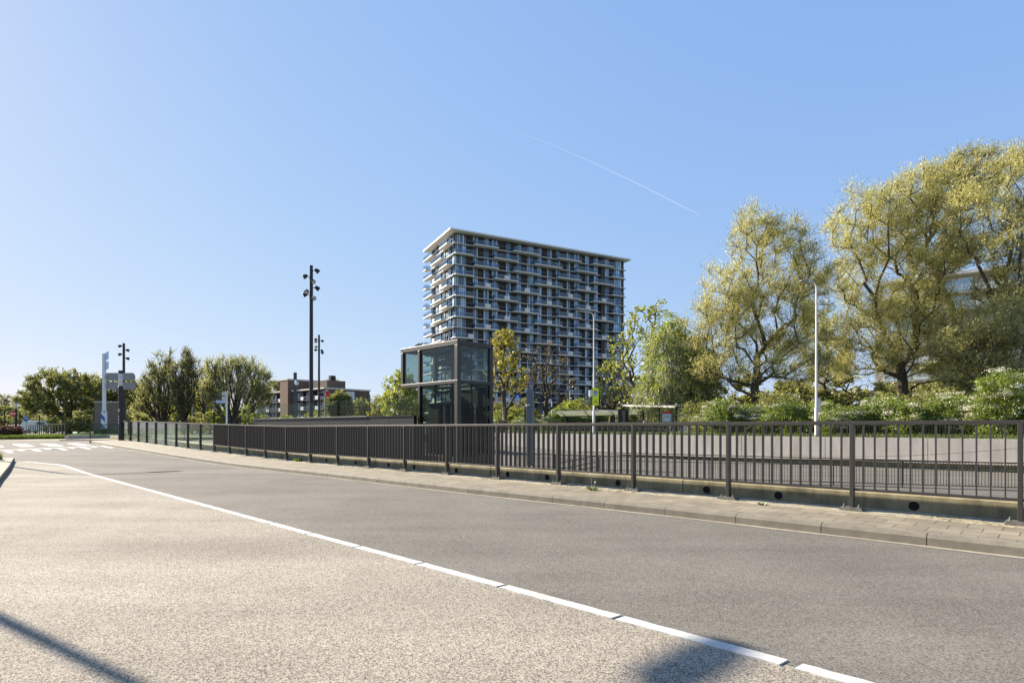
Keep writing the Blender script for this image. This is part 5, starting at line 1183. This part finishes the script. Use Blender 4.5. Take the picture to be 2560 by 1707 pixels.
T_('leafy_tree', 205, 683, .4, [(683, 972, 20, 22, 4), (665, 990, 16, 20, 3), (700, 985, 10, 18, 2)], 'dark green tree behind the left roof of the brick flats', seed=42, n_att=120, per=80, ln=.5, wd=.3, leafm=LM['green'], bark=M['bark'], rt=.3, twig=1)
T_('sapling', 40, 616, .2, [(616, 1031, 9, 18, .3)], 'small bright green sapling right of the white signpost', cat='sapling', seed=43, n_att=40, per=22, ln=.10, wd=.06, leafm=LM['brightgreen'], bark=M['bark'], rt=.03, rmin=.006, twig=.2, gap=.1, spread=.3)
# left cluster
T_('broad_tree', 90, 172, .4, [(130, 965, 40, 38, 4), (175, 960, 35, 35, 4), (100, 1005, 34, 24, 4), (150, 1010, 60, 28, 5), (195, 990, 30, 40, 4), (70, 995, 12, 12, 2)],
   'broad spreading dark green tree at left with a thick dark trunk', seed=51, n_att=300, per=120, ln=.27, wd=.17, leafm=LM['green'], bark=M['bark_dark'], rt=.45, bf=.35, twig=.8, gap=.22, rmin=.03, strand=6)
T_('broad_tree', 98, 246, .4, [(240, 975, 30, 36, 4), (270, 985, 22, 40, 4), (225, 1005, 30, 30, 4), (310, 975, 26, 22, 3), (290, 1010, 30, 30, 4), (335, 960, 14, 14, 2)],
   'broad dark green tree behind the striped pole and grey boards', seed=52, n_att=280, per=110, ln=.28, wd=.17, leafm=LM['olive'], bark=M['bark_dark'], rt=.4, bf=.35, twig=.8, gap=.2, rmin=.03, strand=6)
T_('slender_tree', 82, 408, .4, [(398, 925, 9, 42, 2), (421, 918, 9, 38, 2), (382, 955, 12, 40, 2.5), (370, 1000, 18, 36, 3), (425, 990, 16, 45, 3), (400, 980, 14, 50, 3)],
   'upright many stemmed willow with thin olive crown, left of the dark poplars', seed=53, n_att=300, per=72, ln=.24, wd=.06, leafm=LM['willow2'], bark=M['bark_dark'], rt=.38, bf=.9, wind=(.1, 0, 1.3), twig=.95, gap=.35, rmin=.036, up=2.5)
T_('slender_tree', 80, 458, .4, [(465, 908, 8, 30, 2), (450, 955, 13, 42, 2.5), (476, 945, 11, 44, 2.5), (460, 1005, 20, 35, 3)],
   'dark poplar like tree with the tallest leafy tip of the left group', seed=54, n_att=260, per=60, ln=.24, wd=.06, leafm=LM['olive'], bark=M['bark_dark'], rt=.34, bf=.9, wind=(0, 0, 1.3), twig=.9, gap=.35, rmin=.038, up=2.5)
T_('slender_tree', 90, 508, .4, [(497, 945, 10, 50, 2.5), (510, 960, 12, 45, 2.5), (500, 990, 25, 35, 3)],
   'thin nearly bare tree standing between the poplars and the round willows', seed=55, n_att=140, per=34, ln=.24, wd=.06, leafm=LM['willow2'], bark=M['bark_dark'], rt=.25, bf=.9, wind=(0, 0, 1.3), twig=.9, gap=.35, rmin=.03, up=2.5)
T_('willow_tree', 76, 582, .4, [(533, 930, 10, 30, 2), (554, 925, 10, 30, 2), (583, 935, 9, 35, 2), (605, 925, 11, 30, 2), (636, 930, 11, 30, 2), (662, 965, 9, 35, 2), (545, 965, 16, 30, 3), (575, 985, 22, 30, 3), (620, 980, 26, 36, 3), (525, 985, 12, 25, 2), (650, 1000, 16, 25, 2)],
   'wide fan shaped willow left of the brick flats', 'willows of the left group', seed=56, n_att=430, per=76, ln=.24, wd=.06, leafm=LM['willow2'], bark=M['bark'], rt=.45, bf=.9, wind=(.15, 0, 1.1), twig=.95, gap=.32, rmin=.034, up=2.0, trunk=[(0, 0, -.3), (0, 0, .6), (0, 0, 1.2)])
bgv = [tree_meshes(seed=60, lobes=[(0, 0, 5.5, 4, 3.5, 3.5), (1.5, 0, 3.5, 3.6, 3, 2.4), (-2, 0, 3.4, 3, 3, 2.2)], H=9, n_att=130, per=90, ln=.42, wd=.24, leafm=LM['olive'], bark=M['bark'], rt=.3, twig=.9, rmin=.03),
       tree_meshes(seed=61, lobes=[(0, 0, 5.0, 3, 3, 3.8), (1.2, 0, 3, 2.6, 2, 2.4), (-1.2, 0, 2.8, 2.6, 2, 2.2)], H=9, n_att=120, per=85, ln=.4, wd=.22, leafm=LM['maple'], bark=M['bark'], rt=.26, twig=.9, rmin=.03),
       tree_meshes(seed=62, lobes=[(0, 0, 3.8, 3.6, 3, 2.4), (-2, 0, 2.2, 3, 2, 1.8), (2, 0, 2.4, 3, 2, 1.8)], H=6.5, n_att=130, per=90, ln=.36, wd=.16, leafm=LM['willow2'], bark=M['bark'], rt=.26, twig=.9, rmin=.03),
       tree_meshes(seed=63, lobes=[(0, 0, 5.5, .9, .9, 5.0)], H=11, n_att=90, per=20, ln=.4, wd=.12, leafm=LM['olive'], bark=M['bark_dark'], rt=.25, wind=(0, 0, .8), twig=.7, rmin=.04)]
spots = [  # variant, x px, depth, crown-top row, label
 (3, 3, 170, 985, 'thin columnar poplar at the far left edge'), (3, 20, 170, 987, 'second thin poplar from the left edge, the taller one'), (3, 55 / 4.13 * 1.0 + 1, 172, 1000, 'short thin poplar between the two far left ones'),
 (0, 8, 120, 1018, 'rounded olive tree low at the far left edge'), (2, 30, 130, 1020, 'low rounded tree behind the no entry sign'), (1, 60, 135, 1024, 'low pale tree behind the round blue sign'), (0, 85, 140, 1026, 'low olive tree just left of the broad tree'),
 (2, 330, 100, 1012, 'low pale willow shrub tree below the grey boards'), (1, 318, 112, 985, 'yellow olive tree just right of the grey boards'), (0, 352, 118, 975, 'olive tree at the left flank of the slender willow'),
 (1, 290, 96, 1020, 'yellowish low tree between the boards and the pole'), (2, 358, 88, 1021, 'low domed pale shrub tree left of the slender willow stems'), (0, 440, 110, 990, 'olive tree filling behind the dark poplar stems'),
 (1, 495, 100, 985, 'yellow green tree right of the dark poplars, behind the lamp arm'), (0, 525, 115, 1000, 'olive tree behind the small light column'), (2, 480, 84, 1030, 'low pale shrub tree at the foot of the dark poplars'), (1, 545, 95, 1025, 'low yellow green shrub tree beside the small light column'),
 (0, 655, 100, 1044, 'low olive tree left before the brick flats'), (1, 640, 84, 1036, 'low bright shrub tree at the left foot of the flats'), (2, 700, 90, 1044, 'low whitish green tree left of the camera column'), (1, 722, 82, 1040, 'low bright tree at the foot of the stair tower'),
 (2, 815, 88, 1036, 'pale low tree right of the tall masts'), (1, 790, 92, 1030, 'low green tree between the two tall masts'), (0, 930, 110, 1015, 'olive tree beyond the end of the brick flats'), (1, 975, 95, 1015, 'pale tree behind the yellow green tree left of the lift'),
 (0, 240, 85, 1028, 'low dark tree below the broad trees'), (2, 196, 95, 1040, 'low pale tree left of the brick block'), (0, 130, 100, 1034, 'low olive shrub tree under the broad tree'), (1, 165, 88, 1042, 'yellow green low shrub tree at the trunk of the broad tree'),
 (1, 1445, 75, 1000, 'yellow green small tree under the tower near the lamp post'), (1, 1425, 80, 1005, 'small bright tree left of the lamp post with the yellow board'), (0, 1310, 78, 1000, 'green tree behind the grey monolith'), (0, 1240, 72, 1010, 'green tree at the right side of the lift'),
 (1, 1275, 66, 1020, 'yellow green shrub tree behind the give way sign'), (0, 1400, 95, 1025, 'dark olive shrub tree at the tower foot'), (1, 1560, 80, 1000, 'yellowish tree behind the taller shelter'), (0, 1620, 75, 985, 'olive tree behind the maple trunk'),
 (0, 1862, 62, 945, 'olive tree low behind the stems of the leaning willow'), (0, 1980, 64, 960, 'olive tree behind the right flank of the leaning willow'), (2, 2100, 62, 930, 'pale willow like tree behind the lamp post'), (0, 2390, 60, 900, 'olive tree under the slim tall willow'), (2, 2540, 58, 930, 'pale willow like tree at the right edge'), (1, 500, 105, 960, 'yellow green tree filling between the poplars and the fan willow'), (0, 345, 108, 990, 'olive tree left behind the slender willow'), (1, 640, 130, 1036, 'yellow green tree beyond the fan willow')]
top_of = [9.0, 8.9, 6.3, 10.7]
for i, (v, xp, Y, yt, lb) in enumerate(spots):
    zb = .42 if xp < 1200 else .8; sc = (Z(yt, Y) - zb) / top_of[v] * 1.0
    place_tree('poplar_tree' if v == 3 else 'background_tree', bgv[v], (X(xp, Y), Y, zb), lb, 'tree', 'background trees', (max(sc, .5) * (1 if v == 3 else 1.6), max(sc, .5) * 1.2, sc), rz=(i * 2.4) % 6.28)

# hawthorn bushes behind the far railing
def bush_meshes(seed, hx, hz, n_l, n_b, leaf='bush'):
    rs = np.random.RandomState(seed); lob = [(rs.uniform(-.5, .5) * hx, rs.uniform(-.3, .3) * hx, hz * rs.uniform(.35, .65), hx * rs.uniform(.45, .7), hx * .6, hz * rs.uniform(.35, .5)) for _ in range(6)]
    lob.append((0, 0, hz * .3, hx * .9, hx * .7, hz * .35))
    A, par = skeleton(lobes_pts(lob, 60, rs, .7), [(0, 0, -.1), (0, 0, .15)], .3, rs); R = radii(par, .06, .010)
    tr = limbs_mesh('stems', A, par, R, M['bark_dark'])
    cen = lobes_pts(lob, n_l // 45, rs, .45); rep = np.repeat(np.arange(len(cen)), 45)
    pos = cen[rep] + rs.normal(size=(len(rep), 3)) * .13; pos[:, 2] = np.abs(pos[:, 2])
    d = nrm(rs.normal(size=pos.shape) + np.array([0, 0, .4]))
    cr = leaves_mesh('foliage', pos, d, .10, .075, rs, [LM[leaf]])
    out = [tr, cr]
    if n_b:
        q = lobes_pts(lob, 500, rs, .12); q = q[(q[:, 2] > hz * .3)]; q = q[rs.choice(len(q), min(len(q), n_b // 60))]
        rep = np.repeat(np.arange(len(q)), 60); off = rs.normal(size=(len(rep), 3)) * np.array([.17, .15, .055]); pos = q[rep] + off + np.array([0, 0, .06])
        out.append(leaves_mesh('blossom', pos, nrm(rs.normal(size=pos.shape)), .06, .055, rs, [LM['blossom']]))
    return out
bv = [bush_meshes(71, 1.5, 2.1, 14000, 3300), bush_meshes(72, 1.6, 2.3, 14000, 1200), bush_meshes(73, 1.4, 2.0, 13000, 0), bush_meshes(74, 1.7, 3.6, 17000, 6500)]
def place_bush(v, xp, Y, sc, lb, rz):
    zb = .84 - .012 * max(0, X(xp, Y)) ; r = empty('hawthorn_bush' if v != 2 else 'shrub', (X(xp, Y), Y, zb), rz, lb, 'bush', 'bushes behind the far railing'); r.scale = (sc * 1.45, sc, sc * rq.uniform(.75, 1.12))
    for nm, me in zip(('stems', 'foliage', 'blossom'), bv[v]): o = bpy.data.objects.new(nm, me); COL.objects.link(o); o.parent = r
xs = [1400, 1440, 1490, 1530, 1580, 1625, 1672, 1776, 1800, 1822, 1845, 1880, 1925, 1968, 2012, 2060, 2108, 2156, 2205, 2255, 2305, 2358, 2412, 2468, 2525, 2580, 2640]
vs_ = [0, 2, 0, 1, 0, 2, 0, 0, 0, 1, 0, 0, 2, 1, 2, 1, 0, 0, 1, 1, 2, 2, 3, 0, 3, 1, 0]
rq = random.Random(9)
desc = {0: 'white blossoming hawthorn bush', 1: 'green hawthorn bush with scattered blossom', 2: 'plain leafy green bush', 3: 'tall hawthorn covered in white blossom'}
for i, (xp, v) in enumerate(zip(xs, vs_)):
    aa = (xp - CX) / F; t = (aa * W0.y - W0.x) / (wd.x - aa * wd.y); Yl = W0.y + wd.y * t          # depth of the wall line at this column
    back = 4.2 + rq.uniform(-.4, .9) + (3 if xp < 1650 else 0)
    where = ('behind the long bus shelter' if xp < 1560 else 'behind the taller bus shelter' if xp < 1700 else 'below the birches' if xp < 1780 else 'below the leaning willow' if xp < 1990 else 'beside the tall grey lamp post' if xp < 2100 else 'below the broad willow' if xp < 2350 else 'near the right edge')
    nth = 'number %d of the hedge counted from the left' % (i + 1)
    ordn = ['first', 'second', 'third', 'fourth', 'fifth', 'sixth', 'seventh', 'eighth', 'ninth', 'tenth', 'eleventh', 'twelfth', 'thirteenth', 'fourteenth', 'fifteenth', 'sixteenth', 'seventeenth', 'eighteenth', 'nineteenth', 'twentieth', 'twenty-first', 'twenty-second', 'twenty-third', 'twenty-fourth', 'twenty-fifth', 'twenty-sixth', 'last'][i]
    if xp < 1690: Yl, back = 72, 0
    place_bush(v, xp, Yl + back, rq.uniform(.95, 1.2) * (1.25 if xp < 1690 else 1), '%s, %s along the hedge from the left' % (desc[v], ordn), rq.uniform(0, 6.28))
bt = [bush_meshes(78, 1.3, 2.6, 9000, 0, 'green'), bush_meshes(79, 1.5, 2.3, 9000, 0, 'birch')]
for i in range(20):
    xp = 1790 + i * 43 + rq.uniform(-12, 12); aa = (xp - CX) / F; t = (aa * W0.y - W0.x) / (wd.x - aa * wd.y); Yl = W0.y + wd.y * t
    r = empty('shrub', (X(xp, Yl + 7.5), Yl + 7.5, .7), i * 1.7, 'leafy shrub in the second row behind the hedge, %s from the left' % ['first', 'second', 'third', 'fourth', 'fifth', 'sixth', 'seventh', 'eighth', 'ninth', 'tenth', 'eleventh', 'twelfth', 'thirteenth', 'fourteenth', 'fifteenth', 'sixteenth', 'seventeenth', 'eighteenth', 'nineteenth', 'twentieth'][i], 'bush', 'shrubs of the second row')
    q_ = rq.uniform(1.2, 1.7); r.scale = (q_ * 1.2, q_, q_ * rq.uniform(.5, .75))
    for nm, me in zip(('stems', 'foliage'), bt[i % 2]): o = bpy.data.objects.new(nm, me); COL.objects.link(o); o.parent = r
bp = bush_meshes(75, 1.2, 1.6, 9000, 2500)
lowb = [(1205, 58, 'low bush right at the foot of the lift'), (1330, 60, 'low blossom bush behind the monolith foot'), (1375, 58, 'low blossom bush left of the long shelter'), (1240, 60, 'low bush behind the small crossing sign'), (1295, 62, 'low bush under the give way sign')]
for xp, Y, lb in lowb:
    r = empty('shrub', (X(xp, Y), Y, .75), xp, lb, 'bush')
    for nm, me in zip(('stems', 'foliage', 'blossom'), bp): o = bpy.data.objects.new(nm, me); COL.objects.link(o); o.parent = r
for i, (xp, lb) in enumerate(((5, 'red leaved shrub at the far left edge'), (20, 'red leaved shrub between the left edge and the light column'), (36, 'red leaved shrub right at the foot of the light column'))):
    if i == 0: rm = bush_meshes(77, .9, .9, 5000, 0, 'redleaf')
    r = empty('shrub', (X(xp, 52), 52, .42), i * 2, lb, 'bush', 'red leaved shrubs')
    for nm, me in zip(('stems', 'foliage'), rm): o = bpy.data.objects.new(nm, me); COL.objects.link(o); o.parent = r

# far-off wood closing the horizon
rs = np.random.RandomState(91); cl = []
for i in range(150):
    an = math.radians(-52 + 104 * (i + rs.uniform(-.4, .4)) / 150); R_ = rs.uniform(215, 250); hh = rs.uniform(6.5, 10.5) * (1 + .12 * math.sin(i * .5))
    cl.append((R_ * math.sin(an), R_ * math.cos(an), hh))
pp = []
for x_, y_, hh in cl:
    m_ = 620; d_ = nrm(rs.normal(size=(m_, 3))) * (rs.uniform(0, 1, m_) ** .4)[:, None]
    q_ = d_ * np.array([3.6, 2.5, hh * .5]) * (1 + .25 * np.sin(d_[:, [0]] * 7 + x_)) + np.array([x_, y_, .6 + hh * .47]); pp.append(q_)
pp = np.concatenate(pp); me = leaves_mesh('far_wood', pp, nrm(rs.normal(size=pp.shape)), .9, .6, rs, [LM['olive']]); o = bpy.data.objects.new('far_wood', me); COL.objects.link(o)
tag(o, 'far-off belt of olive green wood closing the horizon', 'wood', kind='stuff')
# grass: far verge, island tuft, weeds
def blades(name, pts, h, rs, wd=.03, label=None, m='grassblade'):
    n_ = len(pts); d = nrm(rs.normal(size=(n_, 3)) * .35 + np.array([0, 0, 1])); hh = h * rs.uniform(.5, 1.3, n_)
    pos = np.array(pts) + d * (hh * .5)[:, None]; rnd = rs.normal(size=(n_, 3)); side = nrm(np.cross(d, rnd)) * wd * .5
    v = np.empty((n_, 3, 3)); b = np.array(pts); v[:, 0] = b - side; v[:, 1] = b + side; v[:, 2] = b + d * hh[:, None]
    me = bpy.data.meshes.new(name); me.vertices.add(n_ * 3); me.vertices.foreach_set('co', v.reshape(-1)); me.loops.add(n_ * 3); me.loops.foreach_set('vertex_index', np.arange(n_ * 3, dtype=np.int32))
    me.polygons.add(n_); me.polygons.foreach_set('loop_start', np.arange(0, n_ * 3, 3, dtype=np.int32)); me.polygons.foreach_set('loop_total', np.full(n_, 3, dtype=np.int32)); me.materials.append(LM[m]); me.update(calc_edges=True)
    o = bpy.data.objects.new(name, me); COL.objects.link(o); return o
rs = np.random.RandomState(5)
# strip of long grass at the far left kerb
def gz(x, y, zz): YY = F * (CZ - zz) / (y - HY); return np.array([X(x, YY), YY, zz])
a, b = gz(-25, 1098.5, .40), gz(142, 1097, .40); t = rs.uniform(0, 1, 16000)[:, None]; wv = rs.uniform(0, 1, 16000)[:, None]
pts = a + (b - a) * t + np.array([-.3, 6.0, 0]) * wv; pts[:, 2] = .42
clump = (np.sin(pts[:, 0] * 2.1) * np.sin(pts[:, 0] * .7 + 1) + 1.2)
o = blades('grass_strip', pts, .30, rs, .05); o.data.name = 'grass_strip'; tag(o, 'long green grass strip along the far left kerb', 'grass', kind='stuff')
mb = MB(); a2, b2 = gz(-40, 1101.0, .40), gz(150, 1100.0, .40); mb.add([a2, b2, b2 + np.array([0, 14, 0]), a2 + np.array([0, 14, 0])], [(0, 1, 2, 3)]); mb.add([a2 + np.array([0, 0, -.12]), b2 + np.array([0, 0, -.12]), b2, a2], [(0, 1, 2, 3)])
struct(mb, 'verge', M['dirt'])
mb = MB(); A1 = np.array(gz(148, 1099.3, .45)); B1 = np.array(gz(300, 1098.0, .45)); mb.add([A1, B1, B1 + np.array([0, 12, 0]), A1 + np.array([0, 9, 0]), A1 - np.array([0, 0, .15]), B1 - np.array([0, 0, .15])], [(0, 1, 2, 3), (4, 5, 1, 0)])
struct(mb, 'far_pavement', M['tiles'])
mb = MB(); A1 = np.array(gz(166, 1094.5, .5)); B1 = np.array(gz(298, 1091.5, .5)); mb.bar(A1, B1, .25, .38); tag(mb.build('kerb_wall', M['pale_concrete']), 'low pale concrete base under the far glass railing', 'low wall')
# grass behind the far railing
q = []
for i in range(26000):
    t = rs.uniform(2, 62); bk = rs.uniform(.3, 4.6); p = W0 + wd * t + wn * bk; q.append((p.x, p.y, wz(t)[0] - .09 - .0 * bk))
tag(blades('grass_bank', q, .34, rs, .035), 'bright green grass bank between the far railing and the hedge', 'grass', kind='stuff')
# island grass tuft and weeds by the pavement
def tuft(name, c, r, n_, h, label, wd_=.012):
    ang = rs.uniform(0, 6.28, n_); rr_ = r * np.sqrt(rs.uniform(0, 1, n_)); p = np.stack([c[0] + rr_ * np.cos(ang), c[1] + rr_ * np.sin(ang) * .7, np.full(n_, c[2])], 1)
    o = blades(name, p, h, rs, wd_); tag(o, label, 'grass tuft' if 'grass' in name else 'weed'); return o
tuft('grass_tuft', sn(25.0, 1.35, g(25) + .125), .55, 1500, .22, 'bushy green grass tuft on the tip of the traffic island', .02)
tuft('grass_tuft', sn(24.2, .6, g(24) + .125), .6, 1200, .20, 'wider grass tuft at the left edge on the traffic island', .02)
def wd_at(x, y): 
    Y = F * (CZ - .12) / (y - HY); return (X(x, Y), Y, .125)
def weed(x, y, n_, r, h, lb, flower=False):
    c = wd_at(x, y); rt = empty('weed', c, 0, lb, 'weed'); ang = rs.uniform(0, 6.28, n_)
    p = np.stack([r * .3 * np.cos(ang), r * .3 * np.sin(ang), np.zeros(n_)], 1); d = nrm(np.stack([np.cos(ang), np.sin(ang), rs.uniform(.2, 1.4, n_)], 1)); hh = h * rs.uniform(.4, 1.1, n_)
    me = leaves_mesh('leaves', p + d * (hh * .5)[:, None], d, h, .018, rs, [LM['grassblade']]); o = bpy.data.objects.new('leaves', me); COL.objects.link(o); o.parent = rt
    if flower:
        for dx, hh in ((-.02, .26), (.06, .12)):
            mb = MB(); mb.tube([(0, 0, 0), (dx * .3, 0, hh * .5), (dx, 0, hh)], .003, 5); mb.build('stalk', M['gutter'], rt)
            mb = MB(); mb.lathe((dx, 0, hh), [(.004, 0), (.016, .01), (.018, .022), (.006, .034)], 8); mb.build('seed_head', M['offwhite'], rt)
weed(1480, 1225, 70, .12, .10, 'dandelion with tall seed stalk at the railing foot, right of centre', True)
weed(747, 1153, 80, .14, .16, 'taller weed clump with stalks at the railing foot, left of centre', True)
weed(636, 1146, 90, .2, .05, 'flat green weed patch on the pavement near the glass end')
weed(1905, 1262, 40, .1, .05, 'tiny dry grass sprig on the pavement edge at right')
weed(278, 1101, 60, .2, .12, 'small green weed patch beside the dark light column foot')
# dry grass and litter on the dirt strip
n_ = 5200; ss = rs.uniform(-2, 30, n_); nn_ = 8.42 + rs.beta(1.2, 2.2, n_) * .6; keep = np.sin(ss * 2.3) + np.sin(ss * .9 + 2) + rs.normal(size=n_) * .6 > .1; ss, nn_ = ss[keep], nn_[keep]
q = np.array([sn(a_, b_, pv(a_) + .008) for a_, b_ in zip(ss, nn_)]); d = nrm(rs.normal(size=q.shape) * np.array([1, 1, .18]))
me = leaves_mesh('dry_grass', q, d, .055, .006, rs, [mat('straw', (.26, .21, .11), .9, var=.3, scale=30)]); o = bpy.data.objects.new('dry_grass', me); COL.objects.link(o); tag(o, 'dry straw and litter along the pavement edge strip', 'dry grass', kind='stuff')

# ------------------------------------------------------------------ vapour trail
m, n, l, b = new_mat('vapour'); n.remove(b); out = n['Material Output']; tc = n.new('ShaderNodeTexCoord'); sx = n.new('ShaderNodeSeparateXYZ'); l.new(tc.outputs['Generated'], sx.inputs[0])
cr = n.new('ShaderNodeMapRange'); cr.inputs[1].default_value = 0; cr.inputs[2].default_value = 1; cr.inputs[3].default_value = .0; cr.inputs[4].default_value = .075; l.new(sx.outputs[0], cr.inputs[0])
tr = n.new('ShaderNodeBsdfTransparent'); df = n.new('ShaderNodeBsdfDiffuse'); df.inputs[0].default_value = (.9, .92, .95, 1); tl = n.new('ShaderNodeBsdfTranslucent'); tl.inputs[0].default_value = (.9, .92, .95, 1)
a2 = n.new('ShaderNodeAddShader'); l.new(df.outputs[0], a2.inputs[0]); l.new(tl.outputs[0], a2.inputs[1])
mx = n.new('ShaderNodeMixShader'); l.new(cr.outputs[0], mx.inputs[0]); l.new(tr.outputs[0], mx.inputs[1]); l.new(a2.outputs[0], mx.inputs[2]); l.new(mx.outputs[0], out.inputs[0])
mb = MB(); a, b_ = P(1230, 300, 3000), P(1751, 538, 3000); mid = P(1480, 406, 3000)
tag_pts = [a, P(1300, 332, 3000), P(1390, 366, 3000), mid, P(1600, 462, 3000), P(1690, 508, 3000), b_]
mb.tube(tag_pts, [3.0, 2.8, 2.6, 2.3, 2.0, 1.6, .8], 6)
tag(mb.build('contrail', m, smooth=True), 'thin white aircraft vapour trail fading up to the left across the sky', 'vapour trail')
